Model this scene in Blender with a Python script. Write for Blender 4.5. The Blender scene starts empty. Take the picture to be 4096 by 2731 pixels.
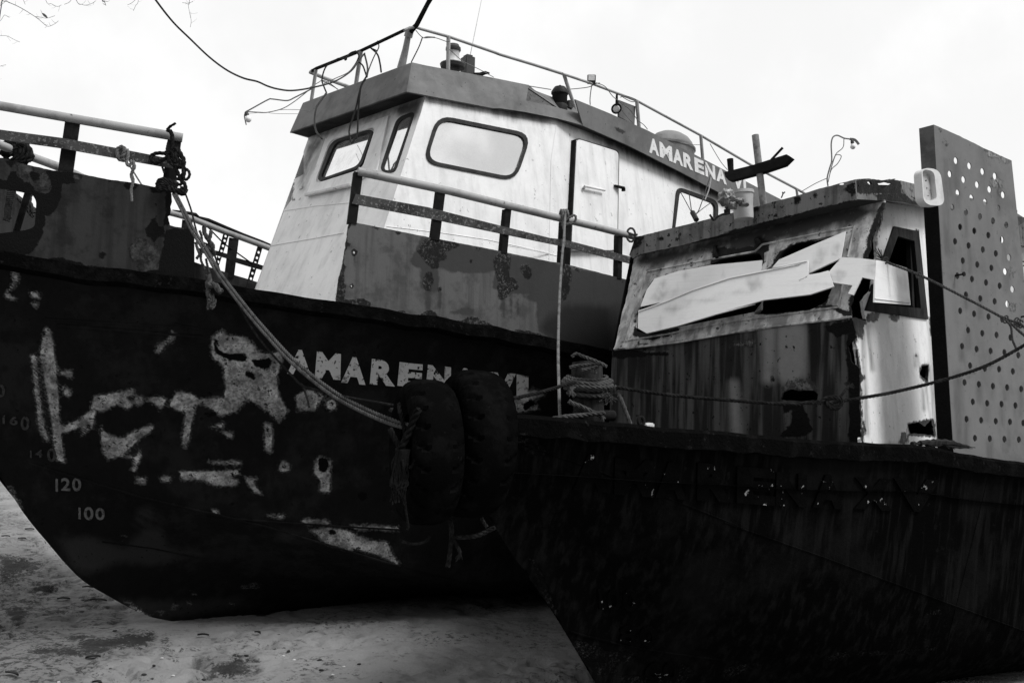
import bpy, bmesh, math, random
import numpy as np
from mathutils import Vector, Matrix, noise
from mathutils.bvhtree import BVHTree
random.seed(7)
R = math.radians
SC = bpy.context.scene
COL = SC.collection
# ------------------------------------------------------------------ camera
F, CX, CY = 3982.2, 2048.0, 1365.5
CAM = Vector((0, 0, 1.66))
TH, RO = R(3.45), R(1.65)
_f = Vector((0, math.cos(TH), math.sin(TH)))
_U = Vector((0, -math.sin(TH), math.cos(TH)))
_X = Vector((1, 0, 0))
CU = _U * math.cos(RO) - _X * math.sin(RO)
CR = _X * math.cos(RO) + _U * math.sin(RO)
cam = bpy.data.cameras.new('camera'); cam.lens = 35; cam.sensor_width = 36; cam.clip_end = 2000; cam.clip_start = .05
camo = bpy.data.objects.new('camera', cam); COL.objects.link(camo)
camo.matrix_world = Matrix(((CR.x, CU.x, -_f.x, CAM.x), (CR.y, CU.y, -_f.y, CAM.y), (CR.z, CU.z, -_f.z, CAM.z), (0, 0, 0, 1)))
SC.camera = camo

def ray(px, py):
    return (_f + CR * ((px - CX) / F) - CU * ((py - CY) / F))
def at(px, py, Y):
    d = ray(px, py); return CAM + d * (Y / d.y)
def ground(px, py, z=0.0):
    d = ray(px, py); return CAM + d * ((z - CAM.z) / d.z)
def proj(P):
    v = P - CAM; w = v.dot(_f)
    return CX + F * v.dot(CR) / w, CY - F * v.dot(CU) / w
def proj_np(co):
    v = co - np.array(CAM); w = v @ np.array(_f)
    return np.stack([CX + F * (v @ np.array(CR)) / w, CY - F * (v @ np.array(CU)) / w], 1)
def az(a):
    return Vector((math.sin(R(a)), math.cos(R(a)), 0))
Z = Vector((0, 0, 1))

class Pl:                                    # a plane in space
    def __init__(s, P, N, off=0):
        N = N.normalized()
        if N.dot(CAM - P) < 0: N = -N
        s.N = N; s.P = P + N * off
    def un(s, px, py):
        d = ray(px, py); return CAM + d * ((s.P - CAM).dot(s.N) / d.dot(s.N))
    def nrm(s, P): return s.N
    def off(s, o): return Pl(s.P, s.N, o)
def pl2(P, a, b, off=0): return Pl(P, a.cross(b), off)
def pl3(a, b, c): return Pl(a, (b - a).cross(c - a))

class Fr:                                    # a boat's own axes
    def __init__(s, o, d, n, u): s.o, s.d, s.n, s.u = o, d, n, u
    def w(s, x, b, h): return s.o + s.d * x + s.n * b + s.u * h
    def l(s, P):
        v = P - s.o; return v.dot(s.d), v.dot(s.n), v.dot(s.u)
def itp(tab):
    xs = [a for a, _ in tab]; ys = [b for _, b in tab]
    def f(x):
        if x <= xs[0]:
            return ys[0] + (x - xs[0]) * (ys[1] - ys[0]) / (xs[1] - xs[0])
        if x >= xs[-1]:
            return ys[-1] + (x - xs[-1]) * (ys[-1] - ys[-2]) / (xs[-1] - xs[-2])
        i = int(np.searchsorted(xs, x)) - 1; i = max(0, min(i, len(xs) - 2))
        x0, x1 = xs[i], xs[i + 1]; t = (x - x0) / (x1 - x0)
        m = lambda k: 0 if len(xs) < 3 else ((ys[min(k + 1, len(xs) - 1)] - ys[max(k - 1, 0)]) / (xs[min(k + 1, len(xs) - 1)] - xs[max(k - 1, 0)]))
        h = x1 - x0; t2 = t * t; t3 = t2 * t
        return (2*t3-3*t2+1)*ys[i] + (t3-2*t2+t)*h*m(i) + (-2*t3+3*t2)*ys[i+1] + (t3-t2)*h*m(i+1)
    return f
class Cur:                                   # upright surface over a plan curve b(s) of a boat
    def __init__(s, fr, bf, off=0): s.fr, s.bf, s.o = fr, bf, off
    def un(s, px, py):
        d = ray(px, py)
        def g(t):
            x, b, h = s.fr.l(CAM + d * t); return b - s.bf(x) - s.o
        t0 = 2.0; g0 = g(t0); t = t0
        while t < 40:
            t += .12
            g1 = g(t)
            if g0 > 0 and g1 <= 0:
                a, b = t - .12, t
                for _ in range(24):
                    m = (a + b) / 2
                    if g(m) > 0: a = m
                    else: b = m
                return CAM + d * a
            g0 = g1
        return CAM + d * 12
    def nrm(s, P):
        x, b, h = s.fr.l(P); k = (s.bf(x + .02) - s.bf(x - .02)) / .04
        return (s.fr.n - s.fr.d * k).normalized()
class Bv:                                    # any finished mesh
    def __init__(s, me, off=0): s.t = BVHTree.FromPolygons([v.co.copy() for v in me.vertices], [tuple(p.vertices) for p in me.polygons]); s.o = off
    def un(s, px, py):
        d = ray(px, py).normalized(); h = s.t.ray_cast(CAM, d)
        if h[0] is None: return None
        n = h[1] if h[1].dot(d) < 0 else -h[1]
        return h[0] + n * s.o
    def nrm(s, P):
        h = s.t.find_nearest(P); n = h[1]
        return n if n.dot(CAM - P) > 0 else -n

CROPS = dict(c1=(0,300,.5102), c2=(1000,0,.5102), c3=(2000,0,.5102), c4=(2896,300,.5102), c5=(1000,600,.5102), c8=(2000,700,.5102),
  c9=(2896,900,.6376), cA=(0,1000,.6376), c6=(1000,1200,.6376), c7=(0,1900,.6803), c10=(1800,1500,.7852), c11=(2896,1700,.6575),
  cB=(0,480,.4272), cP=(3600,1000,.574), cQ=(2100,1350,.2551), cT=(1500,1450,.5102), cR=(640,780,.2551), cX=(3000,1750,.3827), cS=(0,0,.4677), p=(0,0,1))
def px(c, s):
    ox, oy, k = CROPS[c]; out = []
    for q in s.split():
        a, b = q.split(','); out.append((ox + float(a) * k, oy + float(b) * k))
    return out
def rnd(pts, r, n=5):                        # round the corners of an outline
    out = []; m = len(pts)
    for i in range(m):
        p0, p1, p2 = [Vector((*pts[(i + k) % m], 0)) for k in (-1, 0, 1)]
        a, b = p0 - p1, p2 - p1; rr = min(r, a.length * .45, b.length * .45)
        A, B = p1 + a.normalized() * rr, p1 + b.normalized() * rr
        for j in range(n + 1):
            t = j / n; q = A * (1 - t) ** 2 + p1 * 2 * t * (1 - t) + B * t * t; out.append((q.x, q.y))
    return out
def rag(pts, amp, step=9, closed=False):     # torn edge
    out = []; m = len(pts)
    for i in range(m if closed else m - 1):
        p, q = Vector(pts[i]), Vector(pts[(i + 1) % m]); L = (q - p).length; n = max(1, int(L / step))
        nr = Vector((-(q - p).y, (q - p).x)).normalized() if L > 0 else Vector((0, 0))
        for j in range(n):
            w = p.lerp(q, j / n); a = noise.noise(Vector((w.x * .06, w.y * .06, 3.1))) + .6 * noise.noise(Vector((w.x * .19, w.y * .19, 9)))
            w = w + nr * amp * a if j else w
            out.append((w.x, w.y))
    if not closed: out.append(tuple(pts[-1]))
    return out
def ell(cx, cy, rx, ry, n=16, a=0):
    o = []
    for i in range(n):
        t = 2 * math.pi * i / n; x, y = rx * math.cos(t), ry * math.sin(t)
        o.append((cx + x * math.cos(a) - y * math.sin(a), cy + x * math.sin(a) + y * math.cos(a)))
    return o
# ------------------------------------------------------------------ objects
def tag(o, label=None, cat=None, group=None, kind=None):
    if label: o['label'] = label
    if cat: o['category'] = cat
    if group: o['group'] = group
    if kind: o['kind'] = kind
    return o
def empty(name, loc, label, cat, group=None):
    o = bpy.data.objects.new(name, None); COL.objects.link(o); o.location = loc; o.empty_display_size = .1
    o.matrix_world = Matrix.Translation(loc)
    return tag(o, label, cat, group)
WM = {}
def put(name, bm, m, parent=None, smooth=False, label=None):
    me = bpy.data.meshes.new(name); bm.to_mesh(me); bm.free()
    o = bpy.data.objects.new(name, me); COL.objects.link(o)
    if m: me.materials.append(m)
    if smooth:
        for p in me.polygons: p.use_smooth = True
        me.set_sharp_from_angle(angle=R(42))
    adopt(o, parent)
    if label: o['label'] = label
    return o
def adopt(o, parent):
    if parent is None: return
    o.parent = parent
    M = Matrix.Identity(4); q = parent
    if q.type == 'EMPTY': M = Matrix.Translation(q.location)
    elif q.parent is not None: M = Matrix.Identity(4)
    o.matrix_parent_inverse = M.inverted()
def panel_bm(outline, surf, th, holes=(), grid=0, smap=None):
    bm = bmesh.new(); es = []
    for lp in [outline] + list(holes):
        vs = [bm.verts.new((a, b, 0)) for a, b in lp]
        for i in range(len(vs)): es.append(bm.edges.new((vs[i], vs[(i + 1) % len(vs)])))
    bmesh.ops.triangle_fill(bm, edges=es, use_beauty=True, use_dissolve=False, normal=(0, 0, 1))
    if grid:
        xs = [a for a, b in outline]; ys = [b for a, b in outline]
        for ax, lo, hi in ((0, min(xs), max(xs)), (1, min(ys), max(ys))):
            n = max(1, int((hi - lo) / grid))
            for i in range(1, n):
                co = [0, 0, 0]; no = [0, 0, 0]; co[ax] = lo + (hi - lo) * i / n + .013; no[ax] = 1
                bmesh.ops.bisect_plane(bm, geom=bm.verts[:] + bm.edges[:] + bm.faces[:], dist=1e-4, plane_co=co, plane_no=no)
    f0 = bm.faces[:]; bd = [e for e in bm.edges if len(e.link_faces) == 1]
    for v in bm.verts: v.co = surf.un(v.co.x, v.co.y)
    nr = {v: surf.nrm(v.co) for v in bm.verts}
    d = bmesh.ops.duplicate(bm, geom=bm.verts[:] + bm.edges[:] + f0); vm = d['vert_map']
    v0 = list(nr)
    for v in v0: vm[v].co = v.co - nr[v] * th
    for e in bd:
        a, b = e.verts; bm.faces.new((a, b, vm[b], vm[a]))
    bmesh.ops.recalc_face_normals(bm, faces=bm.faces[:])
    return bm
def panel(name, outline, surf, th, m, parent=None, holes=(), grid=0, label=None):
    return put(name, panel_bm(outline, surf, th, holes, grid), m, parent, label=label)
def sdf(o, name, shapes, W=120.0):
    """distance to outlined paint / rust patches kept on the mesh; shapes: [pts] or (pts, width) for lines"""
    me = o.data; n = len(me.vertices); co = np.empty(n * 3); me.vertices.foreach_get('co', co); P = proj_np(co.reshape(-1, 3))
    best = np.full(n, -1e6)
    for sh in shapes:
        line = isinstance(sh, tuple)
        pts = np.array(sh[0] if line else sh); wd = sh[1] / 2 if line else 0
        lo, hi = pts.min(0) - 70 - wd, pts.max(0) + 70 + wd
        idx = np.where((P[:, 0] > lo[0]) & (P[:, 0] < hi[0]) & (P[:, 1] > lo[1]) & (P[:, 1] < hi[1]))[0]
        if len(idx) == 0: continue
        Q = P[idx]; dm = np.full(len(Q), 1e9); ins = np.zeros(len(Q), bool); m = len(pts)
        for i in range(m - 1 if line else m):
            a, b = pts[i], pts[(i + 1) % m]; e = b - a; L = max(e @ e, 1e-9)
            t = np.clip(((Q - a) @ e) / L, 0, 1); dd = np.hypot(*(Q - a - t[:, None] * e).T); dm = np.minimum(dm, dd)
            if not line:
                c = ((a[1] > Q[:, 1]) != (b[1] > Q[:, 1]))
                with np.errstate(divide='ignore', invalid='ignore'):
                    xi = (b[0] - a[0]) * (Q[:, 1] - a[1]) / (b[1] - a[1]) + a[0]
                ins ^= c & (Q[:, 0] < xi)
        s = wd - dm if line else np.where(ins, dm, -dm)
        best[idx] = np.maximum(best[idx], s)
    at_ = me.attributes.new(name, 'FLOAT', 'POINT')
    at_.data.foreach_set('value', np.clip(.5 + best / W, 0, 1).astype(np.float32))
def crv(pts, n=8):                           # smooth curve through points (Catmull-Rom)
    P = [Vector(p) for p in pts]
    if len(P) < 3: return [P[0].lerp(P[1], i / n) for i in range(n + 1)]
    Q = [P[0] * 2 - P[1]] + P + [P[-1] * 2 - P[-2]]; out = []
    for i in range(1, len(Q) - 2):
        a, b, c, d = Q[i - 1:i + 3]
        for j in range(n):
            t = j / n; out.append(.5 * ((2 * b) + (c - a) * t + (2 * a - 5 * b + 4 * c - d) * t * t + (3 * b - a - 3 * c + d) * t ** 3))
    out.append(P[-1]); return out
def frames(P):
    T = [(P[min(i + 1, len(P) - 1)] - P[max(i - 1, 0)]).normalized() for i in range(len(P))]
    up = Vector((.3, .1, 1)); up = (up - T[0] * up.dot(T[0])).normalized(); out = []
    for t in T:
        up = (up - t * up.dot(t))
        if up.length < 1e-5: up = t.orthogonal()
        up.normalize(); out.append((t, up, t.cross(up)))
    return out
def tube(bm, P, r, seg=8, cap=True, ph=None):
    P = [Vector(p) for p in P]; fr = frames(P); rings = []
    for i, p in enumerate(P):
        rr = r[i] if isinstance(r, (list, tuple)) else r
        t, a, b = fr[i]
        rings.append([bm.verts.new(p + (a * math.cos(2 * math.pi * k / seg) + b * math.sin(2 * math.pi * k / seg)) * rr) for k in range(seg)])
    for i in range(len(rings) - 1):
        for k in range(seg):
            bm.faces.new((rings[i][k], rings[i][(k + 1) % seg], rings[i + 1][(k + 1) % seg], rings[i + 1][k]))
    if cap and seg > 2:
        bm.faces.new(rings[0][::-1]); bm.faces.new(rings[-1])
def resample(P, d):
    out = [P[0]]; acc = 0
    for i in range(len(P) - 1):
        a, b = P[i], P[i + 1]; L = (b - a).length
        if L < 1e-9: continue
        t = d - acc
        while t <= L: out.append(a.lerp(b, t / L)); t += d
        acc = L - (t - d)
    if (out[-1] - P[-1]).length > d * .3: out.append(P[-1])
    return out
def rope_bm(bm, pts, r, pitch=None, smooth=8, fuzz=0):
    P = resample(crv(pts, smooth), r * .9); pitch = pitch or r * 6.5
    if len(P) < 3: P = crv(pts, 4)
    fr = frames(P); s = 0; acc = [0]
    for i in range(1, len(P)): s += (P[i] - P[i - 1]).length; acc.append(s)
    for k in range(3):
        S = []
        for i, p in enumerate(P):
            a = 2 * math.pi * (acc[i] / pitch + k / 3); S.append(p + (fr[i][1] * math.cos(a) + fr[i][2] * math.sin(a)) * r * .5)
        tube(bm, S, r * .56, 6)
    for i in range(int(fuzz * s)):
        j = random.randrange(len(P)); v = Vector((random.gauss(0, 1), random.gauss(0, 1), random.gauss(0, 1))).normalized()
        q = P[j] + v * r * .8; tube(bm, [q, q + v * r * .6 + fr[j][0] * r, q + v * r * 1.1 + fr[j][0] * r * 2], r * .07, 3, False)
def rope(name, pts, r, m, label, cat='rope', group=None, parent=None, fuzz=0, extra=()):
    bm = bmesh.new(); rope_bm(bm, pts, r, fuzz=fuzz)
    for e in extra: rope_bm(bm, e[0], e[1])
    o = put(name, bm, m, parent, True)
    return tag(o, label, cat, group) if parent is None else o
def bar(bm, P, Q, side, w, dep, bev=0):       # rectangular bar P->Q, w along side, dep across
    t = (Q - P).normalized(); side = (side - t * side.dot(t)).normalized(); o = t.cross(side)
    c = [(-1, -1), (1, -1), (1, 1), (-1, 1)]
    a = [bm.verts.new(P + side * x * w / 2 + o * y * dep / 2) for x, y in c]; b = [bm.verts.new(Q + side * x * w / 2 + o * y * dep / 2) for x, y in c]
    fs = [bm.faces.new(a[::-1]), bm.faces.new(b)] + [bm.faces.new((a[i], a[(i + 1) % 4], b[(i + 1) % 4], b[i])) for i in range(4)]
    if bev:
        es = {e for f in fs for e in f.edges}
        bmesh.ops.bevel(bm, geom=list(es), offset=bev, segments=2, affect='EDGES')
def lathe(bm, o, axis, prof, seg=32, close=False):
    axis = axis.normalized(); a = axis.orthogonal().normalized(); b = axis.cross(a); rings = []
    for z, r in prof:
        rings.append([bm.verts.new(o + axis * z + (a * math.cos(2 * math.pi * k / seg) + b * math.sin(2 * math.pi * k / seg)) * max(r, 1e-4)) for k in range(seg)])
    for i in range(len(rings) - 1 + (1 if close else 0)):
        A, B = rings[i], rings[(i + 1) % len(rings)]
        for k in range(seg): bm.faces.new((A[k], A[(k + 1) % seg], B[(k + 1) % seg], B[k]))
    if not close:
        bm.faces.new(rings[0][::-1]); bm.faces.new(rings[-1])
    bmesh.ops.recalc_face_normals(bm, faces=bm.faces[:])
def poly(bm, pts):
    return bm.faces.new([bm.verts.new(p) for p in pts])
# ------------------------------------------------------------------ lettering
_GL = {}
def glyph(ch, bold=.035):
    if (ch, bold) in _GL: return _GL[(ch, bold)]
    cu = bpy.data.curves.new('glyph', 'FONT'); cu.body = ch; cu.offset = bold; cu.resolution_u = 4
    ob = bpy.data.objects.new('glyph', cu); COL.objects.link(ob)
    dg = bpy.context.evaluated_depsgraph_get(); me = bpy.data.meshes.new_from_object(ob.evaluated_get(dg))
    V = np.array([tuple(v.co)[:2] for v in me.vertices]); Fc = [tuple(p.vertices) for p in me.polygons]
    lo, hi = V.min(0), V.max(0); V = (V - lo) / np.maximum(hi - lo, 1e-6)
    bpy.data.objects.remove(ob); bpy.data.meshes.remove(me); bpy.data.curves.remove(cu)
    _GL[(ch, bold)] = (V, Fc); return V, Fc
def letters_bm(bm, items, surf, th, bold=.035):
    """items: (char, tl, tr, br, bl) in outline coordinates"""
    for ch, tl, tr, br, bl in items:
        V, Fc = glyph(ch, bold); tl, tr, br, bl = map(Vector, (tl, tr, br, bl))
        vs = []
        for u, v in V:
            q = (bl.lerp(br, u)).lerp(tl.lerp(tr, u), v); P = surf.un(q.x, q.y)
            if P is None: P = vs[-1].co.copy() if vs else Vector((0, 9, 1))
            vs.append(bm.verts.new(P + surf.nrm(P) * th))
        fs = []
        for f in Fc:
            try: fs.append(bm.faces.new([vs[i] for i in f]))
            except ValueError: pass
        bd = [e for f in fs for e in f.edges if len(e.link_faces) == 1]
        lo = {}
        for e in bd:
            for v in e.verts:
                if v not in lo: lo[v] = bm.verts.new(v.co - surf.nrm(v.co) * (th + .004))
        for e in bd:
            a, b = e.verts
            try: bm.faces.new((a, b, lo[b], lo[a]))
            except ValueError: pass
    bmesh.ops.recalc_face_normals(bm, faces=bm.faces[:])
def boxq(c, x0, y0, x1, y1, sh=0, tilt=0):     # upright letter box from crop coordinates; tilt = fall of the line to the right
    q = px(c, f'{x0+sh},{y0} {x1+sh},{y0+tilt*(x1-x0)} {x1},{y1+tilt*(x1-x0)} {x0},{y1}')
    return q
# ------------------------------------------------------------------ materials (all greys: the photograph is black and white)
class G:
    def __init__(s, name):
        s.m = bpy.data.materials.new(name); s.m.use_nodes = True; s.t = s.m.node_tree; s.t.nodes.clear()
        s.tc = s.t.nodes.new('ShaderNodeTexCoord')
    def n(s, ty, **kw):
        x = s.t.nodes.new(ty)
        for k, v in kw.items(): setattr(x, k, v)
        return x
    def ln(s, v, sock):
        if hasattr(v, 'links') or hasattr(v, 'is_linked'): s.t.links.new(v, sock)
        else: sock.default_value = v
    def noise(s, sc, det=6, ro=.6, sq=(1, 1, 1), dist=0):
        mp = s.n('ShaderNodeMapping'); mp.inputs['Scale'].default_value = sq; s.t.links.new(s.tc.outputs['Object'], mp.inputs[0])
        x = s.n('ShaderNodeTexNoise'); x.inputs['Scale'].default_value = sc; x.inputs['Detail'].default_value = det
        x.inputs['Roughness'].default_value = ro; x.inputs['Distortion'].default_value = dist
        s.t.links.new(mp.outputs[0], x.inputs['Vector']); return x.outputs['Fac']
    def math(s, op, a, b=0.0):
        x = s.n('ShaderNodeMath', operation=op); s.ln(a, x.inputs[0]); s.ln(b, x.inputs[1]); return x.outputs[0]
    def ramp(s, v, lo, hi, a=0.0, b=1.0):
        x = s.n('ShaderNodeMapRange', interpolation_type='SMOOTHSTEP'); s.ln(v, x.inputs[0])
        x.inputs[1].default_value = lo; x.inputs[2].default_value = hi; x.inputs[3].default_value = a; x.inputs[4].default_value = b
        return x.outputs[0]
    def mix(s, f, a, b):
        x = s.n('ShaderNodeMix', data_type='FLOAT'); s.ln(f, x.inputs[0]); s.ln(a, x.inputs[2]); s.ln(b, x.inputs[3]); return x.outputs[0]
    def attr(s, nm):
        return s.n('ShaderNodeAttribute', attribute_name=nm).outputs['Fac']
    def edge(s, nm, nz, k=.3, soft=.02):
        return s.ramp(s.math('ADD', s.attr(nm), s.math('MULTIPLY', s.math('SUBTRACT', nz, .5), k)), .5 - soft, .5 + soft)
    def done(s, col, rough=.65, spec=.15, bump=None, bd=.01, metal=0.0):
        b = s.n('ShaderNodeBsdfPrincipled'); o = s.n('ShaderNodeOutputMaterial')
        s.ln(col, b.inputs['Base Color']) if hasattr(col, 'links') else setattr(b.inputs['Base Color'], 'default_value', (col, col, col, 1))
        s.ln(rough, b.inputs['Roughness']); b.inputs['Specular IOR Level'].default_value = spec; b.inputs['Metallic'].default_value = metal
        if bump is not None:
            bp = s.n('ShaderNodeBump'); bp.inputs['Strength'].default_value = .6; bp.inputs['Distance'].default_value = bd
            s.t.links.new(bump, bp.inputs['Height']); s.t.links.new(bp.outputs[0], b.inputs['Normal'])
        s.t.links.new(b.outputs[0], o.inputs[0]); return s.m
MEMO = {}
def paint(name, base, alt=None, asc=2.5, ath=.55, asf=.08, st=0, stc=.02, sts=16, sth=.55, spk=0, spc=.01, sps=28, lite=None, lk=.3, rust_or_shade=.01, rlite=None,
          dark=None, soft=None, rib=0, bump=1.0, rough=.65, spec=.12, grain=.25, bd=.008):
    g = G(name); fine = g.noise(55, 3, .7); mid = g.noise(11, 5, .65)
    col = base
    if alt is not None: col = g.mix(g.ramp(g.noise(asc, 6, .68), ath - asf, ath + asf), base, alt)
    if dark is not None: col = g.mix(g.edge('dark', mid, .35, .05), col, dark)
    if st: col = g.mix(g.math('MULTIPLY', g.ramp(g.noise(sts, 3, .6, (1, 1, .06)), sth - .1, sth + .14), st), col, stc)
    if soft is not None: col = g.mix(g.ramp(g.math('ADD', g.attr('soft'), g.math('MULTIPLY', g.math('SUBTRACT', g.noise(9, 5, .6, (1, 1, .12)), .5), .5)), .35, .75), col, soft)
    if lite is not None:
        ln_ = g.math('ADD', g.math('MULTIPLY', g.noise(9, 4, .7), .4), g.math('MULTIPLY', g.noise(48, 4, .8), .6))
        col = g.mix(g.math('MULTIPLY', g.edge('lite', g.math('ADD', ln_, .12), lk * 1.7, .03), g.ramp(g.noise(44, 3, .8), .42, .56)), col, lite * .16)
        vo = g.n('ShaderNodeTexVoronoi'); vo.inputs['Scale'].default_value = 21; g.t.links.new(g.tc.outputs['Object'], vo.inputs['Vector'])
        pit = g.math('MULTIPLY', g.ramp(g.math('ADD', vo.outputs['Distance'], g.math('MULTIPLY', g.noise(50, 3, .7), .5)), .42, .56), g.ramp(g.noise(3.5, 3, .6), .36, .5, .55, 1.0))
        e = g.math('MULTIPLY', g.edge('lite', ln_, lk * .95, .03), g.mix(g.ramp(g.noise(5, 4, .7), .38, .5), pit, g.math('ADD', .65, g.math('MULTIPLY', pit, .35))))
        lc = g.mix(g.ramp(g.noise(6, 4, .7), .35, .65), g.mix(g.ramp(fine, .35, .6), lite * .35, lite * .6), g.mix(g.ramp(fine, .35, .6), lite * .75, lite * 1.15)); lc = g.math('MULTIPLY', lc, g.ramp(g.noise(13, 5, .75), .38, .62, .38, 1.2)); lc = g.mix(g.ramp(g.noise(26, 4, .8), .57, .64), lc, base * 2)
        col = g.mix(e, col, lc)
    if spk: col = g.mix(g.math('MULTIPLY', g.ramp(g.noise(sps, 4, .65), .66 - .1 * spk, .70 - .1 * spk), 1.0), col, spc)
    e2 = g.edge('rust_or_shade', g.noise(20, 5, .72), .28, .025)
    rc = rust_or_shade if rlite is None else g.mix(g.math('MULTIPLY', g.ramp(g.noise(60, 4, .85), .48, .7), g.ramp(g.noise(9, 3, .6), .35, .6)), rust_or_shade, rlite)
    col = g.mix(e2, col, rc)
    gr = g.math('ADD', 1.0 - grain / 2, g.math('MULTIPLY', g.noise(23, 5, .75), grain))
    col = g.math('MULTIPLY', col, gr)
    if rib: col = g.math('MULTIPLY', col, g.math('SUBTRACT', 1.0, g.math('MULTIPLY', g.ramp(g.noise(3.5, 5, .7, (1, 1, 22)), .5, .72), rib)))
    h = g.math('ADD', g.math('MULTIPLY', fine, .35), g.math('ADD', g.math('MULTIPLY', mid, .5), g.math('MULTIPLY', g.noise(2.2, 2, .5), .8)))
    h = g.math('ADD', h, g.math('MULTIPLY', e2, g.math('MULTIPLY', g.noise(70, 2, .8), .9)))
    rg = g.ramp(mid, .3, .7, max(rough - .1, .02), min(rough + .12, 1))
    return g.done(col, rg, spec, g.math('MULTIPLY', h, bump), bd)
M = {}
M['hull'] = paint('dark_hull_paint', .0085, .017, lite=.58, rust_or_shade=.003, soft=.03, spk=.25, spc=.004, spec=.06, rough=.62, st=.5, stc=.005, bd=.014)
M['hullb'] = paint('near_black_hull_paint', .0028, .0068, asc=1.6, rust_or_shade=.004, rlite=.04, spk=.3, spc=.006, sps=16, spec=.0, rough=.75, st=.7, stc=.011, sts=22, bd=.012)
M['rub'] = paint('rusted_rub_rail', .003, .006, asc=9, rust_or_shade=.004, spk=.3, spc=.012, bump=2, rough=.9, spec=.01, bd=.02)
M['bul'] = paint('grey_bulwark_paint', .115, .075, asc=6, dark=.05, rust_or_shade=.012, rlite=.17, soft=.022, st=.5, stc=.045, spec=.1, bump=.7)
M['bulb'] = paint('worn_dark_bulwark_paint', .036, .018, asc=5, lite=.062, rust_or_shade=.005, rlite=None, st=.55, stc=.013, spec=.08, bump=.8)
M['rail'] = paint('weathered_rail_pipe', .33, .24, asc=6, spk=.12, spc=.08, rough=.55, spec=.25, bump=.5)
M['flat'] = paint('rusty_flat_bar', .065, .03, asc=5, spk=1.0, spc=.17, sps=55, rough=.8, spec=.1, bump=1.5)
M['iron'] = paint('black_rusted_steel', .012, .022, asc=7, rough=.85, spec=.06, bump=1.5)
M['white'] = paint('white_wheelhouse_paint', .83, .68, asc=3, ath=.58, asf=.2, st=.3, stc=.45, sts=12, rust_or_shade=.05, soft=.1, spk=.1, spc=.4, sps=18, rough=.5, spec=.2, grain=.14, bump=.6)
M['whiteb'] = paint('white_rust_stained_paint', .80, .70, asc=4, ath=.58, st=.2, stc=.4, sts=9, sth=.6, rust_or_shade=.008, soft=.06, spk=.08, spc=.2, rough=.55, spec=.15, grain=.2)
M['frontb'] = paint('grimy_upper_front_paint', .58, .34, asc=5, ath=.52, asf=.15, st=.75, stc=.13, sts=17, sth=.5, rust_or_shade=.008, soft=.035, spk=.5, spc=.07, rough=.6, spec=.15, grain=.3)
M['lowb'] = paint('black_streaked_front_paint', .016, .01, asc=3, lite=.2, lk=.5, soft=.21, rust_or_shade=.004, st=.85, stc=.085, sts=20, sth=.52, spk=.3, spc=.004, rough=.6, spec=.08, grain=.4)
M['visor'] = paint('grey_visor_paint', .16, .125, asc=2.5, st=.25, stc=.09, sts=7, rust_or_shade=.03, soft=.06, spk=.02, spc=.06, rough=.6, spec=.12, bump=.5)
M['fascb'] = paint('rust_streaked_roof_edge_paint', .19, .12, asc=5, st=.7, stc=.04, sts=20, rust_or_shade=.008, rlite=.06, spk=.6, spc=.025, rough=.75, spec=.1, bump=1.4)
M['hatch'] = paint('pale_hatch_paint', .22, .16, asc=3, rough=.6)
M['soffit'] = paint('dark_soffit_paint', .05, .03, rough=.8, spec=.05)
M['plate'] = paint('grey_perforated_plate_paint', .15, .12, asc=2, lite=.34, rust_or_shade=.03, soft=.06, st=.35, stc=.09, sts=5, spk=.12, spc=.09, rough=.55, spec=.15, grain=.08, bump=.3)
M['flange'] = paint('dark_plate_edge', .12, .08, asc=5, rust_or_shade=.006, rough=.8, spec=.05)
M['gasket'] = paint('black_window_rubber', .012, .02, asc=20, rough=.6, spec=.2)
M['board'] = paint('white_plastic_board', .74, .66, asc=2, ath=.62, st=0, rough=.4, spec=.25, grain=.08, bump=.4, soft=.36, rust_or_shade=.1, rib=.1, spk=.0)
M['letw'] = paint('white_letter_paint', .75, .66, asc=14, rough=.6, grain=.15)
M['leth'] = paint('peeling_letter_paint', .66, .13, asc=9, ath=.6, spk=.85, spc=.014, sps=30, rough=.7, grain=.3)
M['letd'] = paint('dark_raised_letters', .0016, .0028, asc=10, spk=.05, spc=.3, sps=22, rough=.7, spec=.02, bump=2)
M['markd'] = paint('dim_draft_mark_paint', .06, .03, asc=22, spk=.9, spc=.01, sps=60, rough=.8)
M['soffit2'] = paint('dark_grey_coaming_paint', .12, .08, asc=14, spk=.6, spc=.05, rough=.8)  # a darker, speckled grey than the visor
M['mark'] = paint('faded_draft_mark_paint', .17, .08, asc=22, spk=.5, spc=.012, sps=60, rough=.8)
M['tray'] = paint('grey_lamp_tray', .5, .42, asc=8, soft=.06, rust_or_shade=.02, rough=.5)
M['ropem'] = paint('grey_hanging_rope', .17, .1, asc=18, rough=.95, spec=.03, grain=.5, bump=2)
M['rope'] = paint('grey_weathered_rope', .075, .04, asc=18, rough=.95, spec=.03, grain=.5, bump=2)
M['ropel'] = paint('pale_rope', .34, .22, asc=30, rough=.95, spec=.03, grain=.5)
M['roped'] = paint('dark_tarred_rope', .014, .03, asc=30, rough=.9, spec=.0, grain=.5, bump=2)
M['bucket'] = paint('stained_bucket_plastic', .45, .34, asc=6, soft=.1, rust_or_shade=.03, st=.3, stc=.2, rough=.5)
M['ropex'] = paint('blackened_rope', .008, .016, asc=30, rough=.95, spec=.0, grain=.5)
M['cable'] = paint('black_cable_sheath', .02, .03, rough=.6, spec=.2)
M['wire'] = paint('grey_thin_wire', .2, .14, rough=.6, spec=.2)
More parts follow.
